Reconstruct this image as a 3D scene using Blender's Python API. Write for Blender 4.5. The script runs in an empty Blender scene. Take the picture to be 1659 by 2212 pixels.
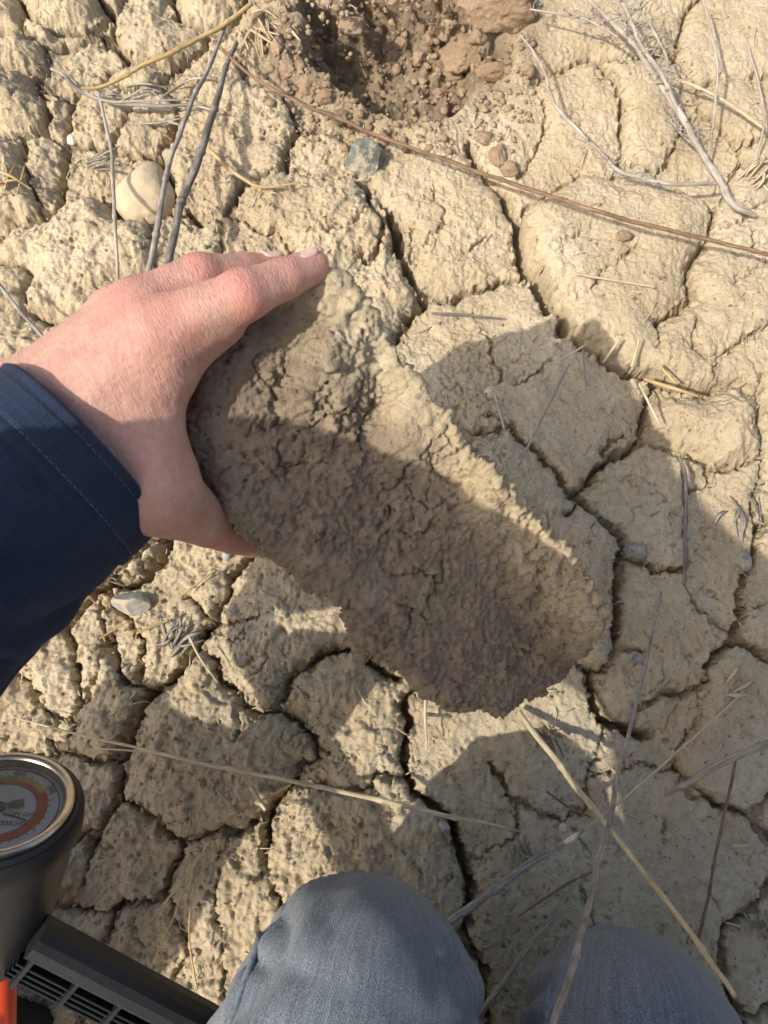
import bpy, bmesh, math, random
import numpy as np
from mathutils import Vector, Matrix
R = math.radians
random.seed(7)
scene = bpy.context.scene
COL = scene.collection

# ------------------------------------------------------------------ camera, sky, sun, exposure
CAM_H, PITCH, FPX = 0.68, R(75), 1640.0      # FPX: focal length in pixels of a 1659 x 2212 picture
PW, PH = 1659.0, 2212.0
cam = bpy.data.cameras.new('camera')
cam.sensor_fit = 'VERTICAL'; cam.sensor_height = 24.0; cam.lens = 24.0*FPX/PH
cam.dof.use_dof = True; cam.dof.focus_distance = .56; cam.dof.aperture_fstop = 11.0
cam.clip_start = 0.01; cam.clip_end = 500
cam_o = bpy.data.objects.new('camera', cam); COL.objects.link(cam_o)
cam_o.location = (0, 0, CAM_H); cam_o.rotation_euler = (R(90)-PITCH, 0, 0)
scene.camera = cam_o
SUN_EL, SUN_AZ = R(50), R(32)                # SUN_AZ: direction in which shadows fall, from +x towards +y
trav = Vector((math.cos(SUN_AZ)*math.cos(SUN_EL), math.sin(SUN_AZ)*math.cos(SUN_EL), -math.sin(SUN_EL)))
world = bpy.data.worlds.new('World'); scene.world = world; world.use_nodes = True
wn = world.node_tree.nodes; wl = world.node_tree.links
sky = wn.new('ShaderNodeTexSky'); sky.sky_type = 'NISHITA'; sky.sun_disc = False
sky.sun_elevation = SUN_EL
sky.sun_rotation = math.atan2(-trav.x, -trav.y)
sky.air_density = 1.0; sky.dust_density = 5.0; sky.ozone_density = 1.0
wn['Background'].inputs['Strength'].default_value = 0.15
wl.new(sky.outputs['Color'], wn['Background'].inputs['Color'])
sun = bpy.data.lights.new('sun', 'SUN'); sun.energy = 3.3; sun.angle = R(0.53); sun.color = (1.0, 0.945, 0.86)
sun_o = bpy.data.objects.new('sun', sun); COL.objects.link(sun_o)
sun_o.rotation_euler = trav.to_track_quat('-Z', 'Y').to_euler(); sun_o.location = (-2, -1, 3)
vs = scene.view_settings
vs.view_transform = 'Standard'; vs.look = 'None'; vs.gamma = 1.0; vs.exposure = 0.42; vs.use_curve_mapping = False

# ------------------------------------------------------------------ pixel helpers
CF = np.array((0, math.cos(PITCH), -math.sin(PITCH))); CU = np.array((0, math.sin(PITCH), math.cos(PITCH)))
CX = np.array((1.0, 0, 0)); CP = np.array((0, 0, CAM_H))
def ray(px, py): return CF + CX*((px-PW/2)/FPX) + CU*((PH/2-py)/FPX)
def P(px, py, dep): return CP + ray(px, py)*dep
def G(px, py, z=0.0):
    r = ray(px, py); return CP + r*((z-CAM_H)/r[2])
def to_px(x, y, z):
    dx, dy, dz = x, y, z-CAM_H
    dep = dy*CF[1]+dz*CF[2]
    return PW/2+FPX*dx/dep, PH/2-FPX*(dy*CU[1]+dz*CU[2])/dep, dep
TILE = {1: (0, 0, .5), 2: (829.5, 0, .5), 3: (829.5, 737.3, .5), 4: (0, 1084.3, .5), 5: (829.5, 1474.6, .5), 6: (0, 1558.8, 1/2.72), 0: (0, 0, 1)}
def D(t, x, y):
    a, b, s = TILE[t]; return a+x*s, b+y*s

# ------------------------------------------------------------------ noise
_rng = np.random.RandomState(3)
PERM = np.concatenate([_rng.permutation(256)]*3).astype(np.int32)
GA = _rng.rand(256).astype(np.float32)*2*np.pi
GC, GS = np.cos(GA), np.sin(GA)
_g3 = _rng.randn(256, 3).astype(np.float32); _g3 /= np.linalg.norm(_g3, axis=1)[:, None]
def pn2(x, y, s=0):
    x = np.asarray(x, np.float32)+s*17.31; y = np.asarray(y, np.float32)+s*9.77
    xi = np.floor(x).astype(np.int32); yi = np.floor(y).astype(np.int32)
    fx = x-xi; fy = y-yi; xi &= 255; yi &= 255
    u = fx*fx*fx*(fx*(fx*6-15)+10); v = fy*fy*fy*(fy*(fy*6-15)+10)
    def g(ix, iy, dx, dy):
        h = PERM[PERM[ix]+iy]; return GC[h]*dx+GS[h]*dy
    a = g(xi, yi, fx, fy); b = g(xi+1 & 255, yi, fx-1, fy); c = g(xi, yi+1 & 255, fx, fy-1); d = g(xi+1 & 255, yi+1 & 255, fx-1, fy-1)
    return 1.5*((a*(1-u)+b*u)*(1-v)+(c*(1-u)+d*u)*v)
def pn3(p, s=0):
    p = np.asarray(p, np.float32)+s*13.7
    i = np.floor(p).astype(np.int32); f = p-i; i &= 255
    w = f*f*f*(f*(f*6-15)+10)
    out = 0
    for dx in (0, 1):
        for dy in (0, 1):
            for dz in (0, 1):
                h = PERM[PERM[PERM[(i[:, 0]+dx) & 255]+((i[:, 1]+dy) & 255)]+((i[:, 2]+dz) & 255)]
                g = _g3[h]
                dot = g[:, 0]*(f[:, 0]-dx)+g[:, 1]*(f[:, 1]-dy)+g[:, 2]*(f[:, 2]-dz)
                ww = (w[:, 0] if dx else 1-w[:, 0])*(w[:, 1] if dy else 1-w[:, 1])*(w[:, 2] if dz else 1-w[:, 2])
                out = out+dot*ww
    return 1.5*out
def fbm3(p, oct=3, s=0):
    a, r = 1.0, 0
    for k in range(oct): r = r+a*pn3(np.asarray(p)*2**k, s+k); a *= .5
    return r
def worley2(x, y, s=0):
    """distance to the nearest scattered point (cell size 1) and a random value of it"""
    xi = np.floor(x).astype(np.int32); yi = np.floor(y).astype(np.int32)
    best = np.full(x.shape, 9.0, np.float32); val = np.zeros(x.shape, np.float32)
    for dx in (-1, 0, 1):
        for dy in (-1, 0, 1):
            h = PERM[PERM[(xi+dx+s*31) & 255]+((yi+dy+s*57) & 255)]
            qx = xi+dx+.15+.7*h/255.0; qy = yi+dy+.15+.7*PERM[h+11]/255.0
            d = np.hypot(x-qx, y-qy); m = d < best
            best = np.where(m, d, best); val = np.where(m, PERM[h+101]/255.0, val)
    return best, val
def worley3(p, s=0):
    i = np.floor(p).astype(np.int32); best = np.full(len(p), 9.0, np.float32); val = np.zeros(len(p), np.float32)
    for dx in (-1, 0, 1):
        for dy in (-1, 0, 1):
            for dz in (-1, 0, 1):
                h = PERM[PERM[PERM[(i[:, 0]+dx+s*31) & 255]+((i[:, 1]+dy) & 255)]+((i[:, 2]+dz) & 255)]
                q = np.stack([i[:, 0]+dx+.1+.8*h/255.0, i[:, 1]+dy+.1+.8*PERM[h+7]/255.0, i[:, 2]+dz+.1+.8*PERM[h+19]/255.0], 1)
                d = np.linalg.norm(p-q, axis=1); m = d < best
                best = np.where(m, d, best); val = np.where(m, PERM[h+101]/255.0, val)
    return best, val
def sstep(a, b, x):
    t = np.clip((x-a)/(b-a), 0, 1); return t*t*(3-2*t)

# ------------------------------------------------------------------ mesh helpers
def link(name, me, parent=None, mat=None):
    o = bpy.data.objects.new(name, me); COL.objects.link(o)
    if mat is not None and me is not None: me.materials.append(mat)
    if parent is not None: o.parent = parent
    return o
def tag(o, label=None, cat=None, group=None, kind=None):
    if label: o['label'] = label
    if cat: o['category'] = cat
    if group: o['group'] = group
    if kind: o['kind'] = kind
    return o
def empty(name, loc=(0, 0, 0)):
    o = bpy.data.objects.new(name, None); COL.objects.link(o); o.location = loc; o.empty_display_size = .02
    return o
def np_mesh(name, v, f, smooth=True):
    v = np.asarray(v, np.float32); f = np.asarray(f, np.int32); n = f.shape[1]
    me = bpy.data.meshes.new(name)
    me.vertices.add(len(v)); me.vertices.foreach_set('co', v.ravel())
    me.loops.add(f.size); me.loops.foreach_set('vertex_index', f.ravel())
    me.polygons.add(len(f)); me.polygons.foreach_set('loop_start', np.arange(0, f.size, n, dtype=np.int32))
    me.polygons.foreach_set('loop_total', np.full(len(f), n, np.int32))
    me.update(calc_edges=True)
    if smooth: me.polygons.foreach_set('use_smooth', np.ones(len(f), bool))
    return me
def add_attr(me, name, arr):
    arr = np.asarray(arr, np.float32)
    if arr.ndim == 1:
        a = me.attributes.new(name, 'FLOAT', 'POINT'); a.data.foreach_set('value', arr)
    else:
        a = me.attributes.new(name, 'FLOAT_VECTOR', 'POINT'); a.data.foreach_set('vector', arr.ravel())
def recentre(o):
    """move the origin of a mesh object to its base"""
    me = o.data; n = len(me.vertices); co = np.empty(n*3, np.float32); me.vertices.foreach_get('co', co); co = co.reshape(-1, 3)
    c = np.array((co[:, 0].mean(), co[:, 1].mean(), co[:, 2].min()), np.float32)
    me.vertices.foreach_set('co', (co-c).ravel()); me.update(); o.location = Vector([float(q) for q in c])
    return o
def surface_nets(F, org, h):
    nx, ny, nz = F.shape
    S = F < 0
    cs = [(i, j, k) for i in (0, 1) for j in (0, 1) for k in (0, 1)]
    def sub(A, c): return A[c[0]:nx-1+c[0], c[1]:ny-1+c[1], c[2]:nz-1+c[2]]
    cnt = sum(sub(S, c).astype(np.int8) for c in cs)
    act = (cnt > 0) & (cnt < 8)
    idx = np.argwhere(act)
    vid = np.full(act.shape, -1, np.int32); vid[act] = np.arange(len(idx))
    acc = np.zeros((len(idx), 3), np.float32); num = np.zeros(len(idx), np.float32)
    vals = {c: F[idx[:, 0]+c[0], idx[:, 1]+c[1], idx[:, 2]+c[2]] for c in cs}
    for a in cs:
        for ax in range(3):
            if a[ax]: continue
            b = list(a); b[ax] = 1; b = tuple(b)
            va, vb = vals[a], vals[b]; m = (va < 0) != (vb < 0)
            t = np.where(m, va/np.where(m, va-vb, 1), 0)
            p = np.array(a, np.float32)[None].repeat(len(idx), 0); p[:, ax] += t
            acc += p*m[:, None]; num += m
    V = (idx+acc/num[:, None])*h+np.asarray(org)
    quads = []
    for ax in range(3):
        o1, o2 = [(1, 2), (2, 0), (0, 1)][ax]
        sl0 = [slice(None)]*3; sl1 = [slice(None)]*3
        sl0[ax] = slice(0, -1); sl1[ax] = slice(1, None)
        A = S[tuple(sl0)]; B = S[tuple(sl1)]
        e = np.argwhere(A != B)
        ok = (e[:, o1] > 0) & (e[:, o2] > 0) & (e[:, o1] < F.shape[o1]-1) & (e[:, o2] < F.shape[o2]-1)
        e = e[ok]
        flip = A[tuple(e.T)]
        def vv(d1, d2):
            q = e.copy(); q[:, o1] -= d1; q[:, o2] -= d2; return vid[tuple(q.T)]
        q = np.stack([vv(1, 1), vv(0, 1), vv(0, 0), vv(1, 0)], 1)
        q[~flip] = q[~flip][:, ::-1]
        quads.append(q)
    return V, np.concatenate(quads)
def vnormals(V, Q):
    n = np.zeros_like(V)
    fn = np.cross(V[Q[:, 2]]-V[Q[:, 0]], V[Q[:, 3]]-V[Q[:, 1]])
    for k in range(4): np.add.at(n, Q[:, k], fn)
    return n/np.maximum(np.linalg.norm(n, axis=1), 1e-12)[:, None]
def grid_pts(lo, hi, h):
    ax = [np.arange(lo[k], hi[k]+h, h, dtype=np.float32) for k in range(3)]
    return ax, np.stack(np.meshgrid(*ax, indexing='ij'), -1)
def cone_sd(pts, a, b, r1, r2):
    a = np.asarray(a, np.float32); b = np.asarray(b, np.float32); ab = b-a
    t = np.clip(((pts-a)@ab)/max(ab@ab, 1e-12), 0, 1)
    return np.linalg.norm(pts-a-t[..., None]*ab, axis=-1)-(r1+(r2-r1)*t)
def smin(a, b, k):
    h = np.clip(.5+.5*(b-a)/k, 0, 1); return b+(a-b)*h-k*h*(1-h)
def sweep(pts, rads, n=10, cap=True, ell=None):
    """tube along a polyline"""
    pts = [Vector(p) for p in pts]; V = []; Q = []; m = len(pts)
    up = Vector((.21, .37, .9))
    for i, p in enumerate(pts):
        d = (pts[min(i+1, m-1)]-pts[max(i-1, 0)]).normalized()
        a = d.cross(up); a = a.normalized() if a.length > 1e-4 else d.orthogonal().normalized()
        b = a.cross(d).normalized()
        for k in range(n):
            th = 2*math.pi*k/n
            e = ell[i] if ell else 1.0
            V.append(p+(a*math.cos(th)*e+b*math.sin(th))*rads[i])
    for i in range(m-1):
        for k in range(n): Q.append((i*n+k, i*n+(k+1) % n, (i+1)*n+(k+1) % n, (i+1)*n+k))
    if cap:
        for s, i in ((0, 0), (1, m-1)):
            c = len(V); V.append(pts[i])
            for k in range(n):
                q = (i*n+(k+1) % n, i*n+k, c) if s == 0 else (i*n+k, i*n+(k+1) % n, c)
                Q.append(q)
    return V, Q
def py_mesh(name, V, Fs, smooth=True):
    me = bpy.data.meshes.new(name); me.from_pydata([tuple(v) for v in V], [], Fs); me.update()
    if smooth: me.polygons.foreach_set('use_smooth', np.ones(len(me.polygons), bool))
    return me
def resample(pts, n):
    """smooth (Catmull-Rom) resampling of a polyline of tuples of any length"""
    p = np.asarray(pts, float)
    if len(p) == 2: return [p[0]+(p[1]-p[0])*t for t in np.linspace(0, 1, n)]
    q = np.vstack([2*p[0]-p[1], p, 2*p[-1]-p[-2]]); out = []
    for t in np.linspace(0, len(p)-1-1e-6, n):
        i = int(t); f = t-i; a, b, c, d = q[i], q[i+1], q[i+2], q[i+3]
        out.append(.5*((2*b)+(c-a)*f+(2*a-5*b+4*c-d)*f*f+(3*b-a-3*c+d)*f**3))
    return out

# ------------------------------------------------------------------ materials
def mat(name):
    m = bpy.data.materials.new(name); m.use_nodes = True
    nt = m.node_tree; return m, nt, nt.nodes['Principled BSDF']
def nd(nt, typ, **kw):
    n = nt.nodes.new(typ)
    for k, v in kw.items():
        if k in n.inputs.keys() if hasattr(n.inputs, 'keys') else False: n.inputs[k].default_value = v
        else: setattr(n, k, v)
    return n
def ramp(nt, src, stops):
    r = nt.nodes.new('ShaderNodeValToRGB'); e = r.color_ramp.elements
    while len(e) < len(stops): e.new(.5)
    for el, (p, c) in zip(e, stops): el.position = p; el.color = (c[0], c[1], c[2], 1) if not isinstance(c, (int, float)) else (c, c, c, 1)
    nt.links.new(src, r.inputs[0]); return r.outputs[0]
def noise(nt, vec, scale, detail=3, rough=.55):
    n = nd(nt, 'ShaderNodeTexNoise', Scale=scale, Detail=detail, Roughness=rough)
    if vec is not None: nt.links.new(vec, n.inputs['Vector'])
    return n.outputs['Fac']
def mix(nt, fac, a, b, mode='MIX'):
    m = nt.nodes.new('ShaderNodeMix'); m.data_type = 'RGBA'; m.blend_type = mode
    for s, i in ((fac, 0), (a, 6), (b, 7)):
        if isinstance(s, (int, float)): m.inputs[i].default_value = s
        elif isinstance(s, tuple): m.inputs[i].default_value = (*s, 1)
        else: nt.links.new(s, m.inputs[i])
    return m.outputs[2]
def bump(nt, h, strength, dist, nrm=None):
    b = nd(nt, 'ShaderNodeBump', Strength=strength, Distance=dist); nt.links.new(h, b.inputs['Height'])
    if nrm is not None: nt.links.new(nrm, b.inputs['Normal'])
    return b.outputs['Normal']
def geo_pos(nt):
    return nt.nodes.new('ShaderNodeNewGeometry').outputs['Position']
def math_n(nt, op, a, b=0.0):
    m = nt.nodes.new('ShaderNodeMath'); m.operation = op
    for s, i in ((a, 0), (b, 1)):
        if isinstance(s, (int, float)): m.inputs[i].default_value = s
        else: nt.links.new(s, m.inputs[i])
    return m.outputs[0]

def soil_material(name, pale, mid, brown, attr=None, moistcol=(.20, .135, .085)):
    m, nt, b = mat(name); L = nt.links; pos = geo_pos(nt)
    c = ramp(nt, noise(nt, pos, 9, 3), [(.32, brown), (.5, mid), (.66, pale)])
    c = mix(nt, ramp(nt, noise(nt, pos, 130, 4, .65), [(.35, 0), (.68, .7)]), c, (mid[0]*.76, mid[1]*.73, mid[2]*.68))
    c = mix(nt, ramp(nt, noise(nt, pos, 430, 2, .6), [(.60, 0), (.72, .6)]), c, tuple(q*.5 for q in brown))
    c = mix(nt, ramp(nt, noise(nt, pos, 520, 2, .6), [(.62, 0), (.74, .55)]), c, (.72, .66, .53))
    # yellow-green algae film in patches
    c = mix(nt, ramp(nt, noise(nt, pos, 26, 3), [(.62, 0), (.78, .30)]), c, (.42, .36, .13))
    # dark grit and grey grains
    v = nd(nt, 'ShaderNodeTexVoronoi', Scale=170.0, Randomness=1.0); L.new(pos, v.inputs['Vector'])
    spot = ramp(nt, v.outputs['Distance'], [(.10, 1), (.17, 0)])
    pick = ramp(nt, nd_sep(nt, v.outputs['Color']), [(.80, 0), (.84, 1)])
    c = mix(nt, math_n(nt, 'MULTIPLY', math_n(nt, 'MULTIPLY', spot, pick), .75), c, (.12, .105, .09))
    if attr:
        a = nt.nodes.new('ShaderNodeAttribute'); a.attribute_name = attr
        k = ramp(nt, noise(nt, pos, 60, 4), [(.3, .55), (.7, 1.0)])
        c = mix(nt, math_n(nt, 'MULTIPLY', a.outputs['Fac'], k), c, moistcol)
    L.new(c, b.inputs['Base Color']); b.inputs['Roughness'].default_value = .95
    b.inputs['Specular IOR Level'].default_value = .12
    n1 = bump(nt, noise(nt, pos, 240, 6, .75), .8, .0030)
    vb = nd(nt, 'ShaderNodeTexVoronoi', Scale=420.0, Randomness=1.0); L.new(pos, vb.inputs['Vector'])
    n2 = bump(nt, vb.outputs['Distance'], .28, .0010, n1)
    vp = nd(nt, 'ShaderNodeTexVoronoi', Scale=300.0, Randomness=1.0); L.new(pos, vp.inputs['Vector'])
    hole_ = math_n(nt, 'MULTIPLY', ramp(nt, vp.outputs['Distance'], [(.12, 1), (.30, 0)]), ramp(nt, nd_sep(nt, vp.outputs['Color']), [(.80, 0), (.84, 1)]))
    n2 = bump(nt, math_n(nt, 'SUBTRACT', 1.0, hole_), .8, .0015, n2)
    L.new(n2, b.inputs['Normal'])
    return m
def nd_sep(nt, col):
    s = nt.nodes.new('ShaderNodeSeparateColor'); nt.links.new(col, s.inputs[0]); return s.outputs[0]

M = {}
M['soil'] = soil_material('dry_soil', (.60, .51, .36), (.535, .44, .292), (.455, .355, .228), 'moist', (.155, .110, .072))
M['clod'] = soil_material('clod_soil', (.58, .50, .34), (.53, .43, .28), (.46, .36, .235), 'moist', (.232, .178, .128))
M['crumb'] = soil_material('crumb_soil', (.42, .31, .205), (.35, .25, .16), (.27, .185, .115))

def plain(name, col, rough=.6, spec=.3, metal=0.0, var=.15, scale=60, bumpd=0.0):
    m, nt, b = mat(name); pos = geo_pos(nt)
    c = mix(nt, ramp(nt, noise(nt, pos, scale, 4), [(.3, 0), (.7, 1)]), tuple(q*(1-var) for q in col), tuple(min(1, q*(1+var)) for q in col))
    nt.links.new(c, b.inputs['Base Color'])
    b.inputs['Roughness'].default_value = rough; b.inputs['Specular IOR Level'].default_value = spec; b.inputs['Metallic'].default_value = metal
    if bumpd: nt.links.new(bump(nt, noise(nt, pos, scale*4, 4, .65), .6, bumpd), b.inputs['Normal'])
    return m
def straw_mat(name, c1, c2, c3):
    m, nt, b = mat(name)
    a = nt.nodes.new('ShaderNodeAttribute'); a.attribute_name = 'uvw'
    mp = nt.nodes.new('ShaderNodeMapping'); mp.inputs['Scale'].default_value = (1, 1, .10); nt.links.new(a.outputs['Vector'], mp.inputs['Vector'])
    f = noise(nt, mp.outputs[0], 900, 3, .6)
    c = ramp(nt, f, [(.30, c3), (.5, c1), (.68, c2)])
    lg = noise(nt, a.outputs['Vector'], 28, 3)
    c = mix(nt, ramp(nt, lg, [(.42, 0), (.62, .7)]), c, c3)
    nt.links.new(c, b.inputs['Base Color']); b.inputs['Roughness'].default_value = .65; b.inputs['Specular IOR Level'].default_value = .25
    nt.links.new(bump(nt, f, .5, .0006), b.inputs['Normal'])
    return m
M['straw_pale'] = straw_mat('straw_pale', (.52, .43, .27), (.66, .58, .41), (.36, .28, .17))
M['straw_gold'] = straw_mat('straw_gold', (.47, .34, .15), (.60, .47, .24), (.30, .20, .09))
M['straw_grey'] = straw_mat('straw_grey', (.30, .265, .22), (.44, .40, .34), (.15, .13, .105))
M['straw_dark'] = straw_mat('straw_dark', (.19, .165, .14), (.33, .29, .23), (.085, .075, .065))
M['straw_brown'] = straw_mat('straw_brown', (.22, .135, .075), (.33, .22, .13), (.11, .07, .045))
M['twig_grey'] = straw_mat('twig_grey', (.38, .335, .28), (.52, .475, .41), (.22, .18, .14))

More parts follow.
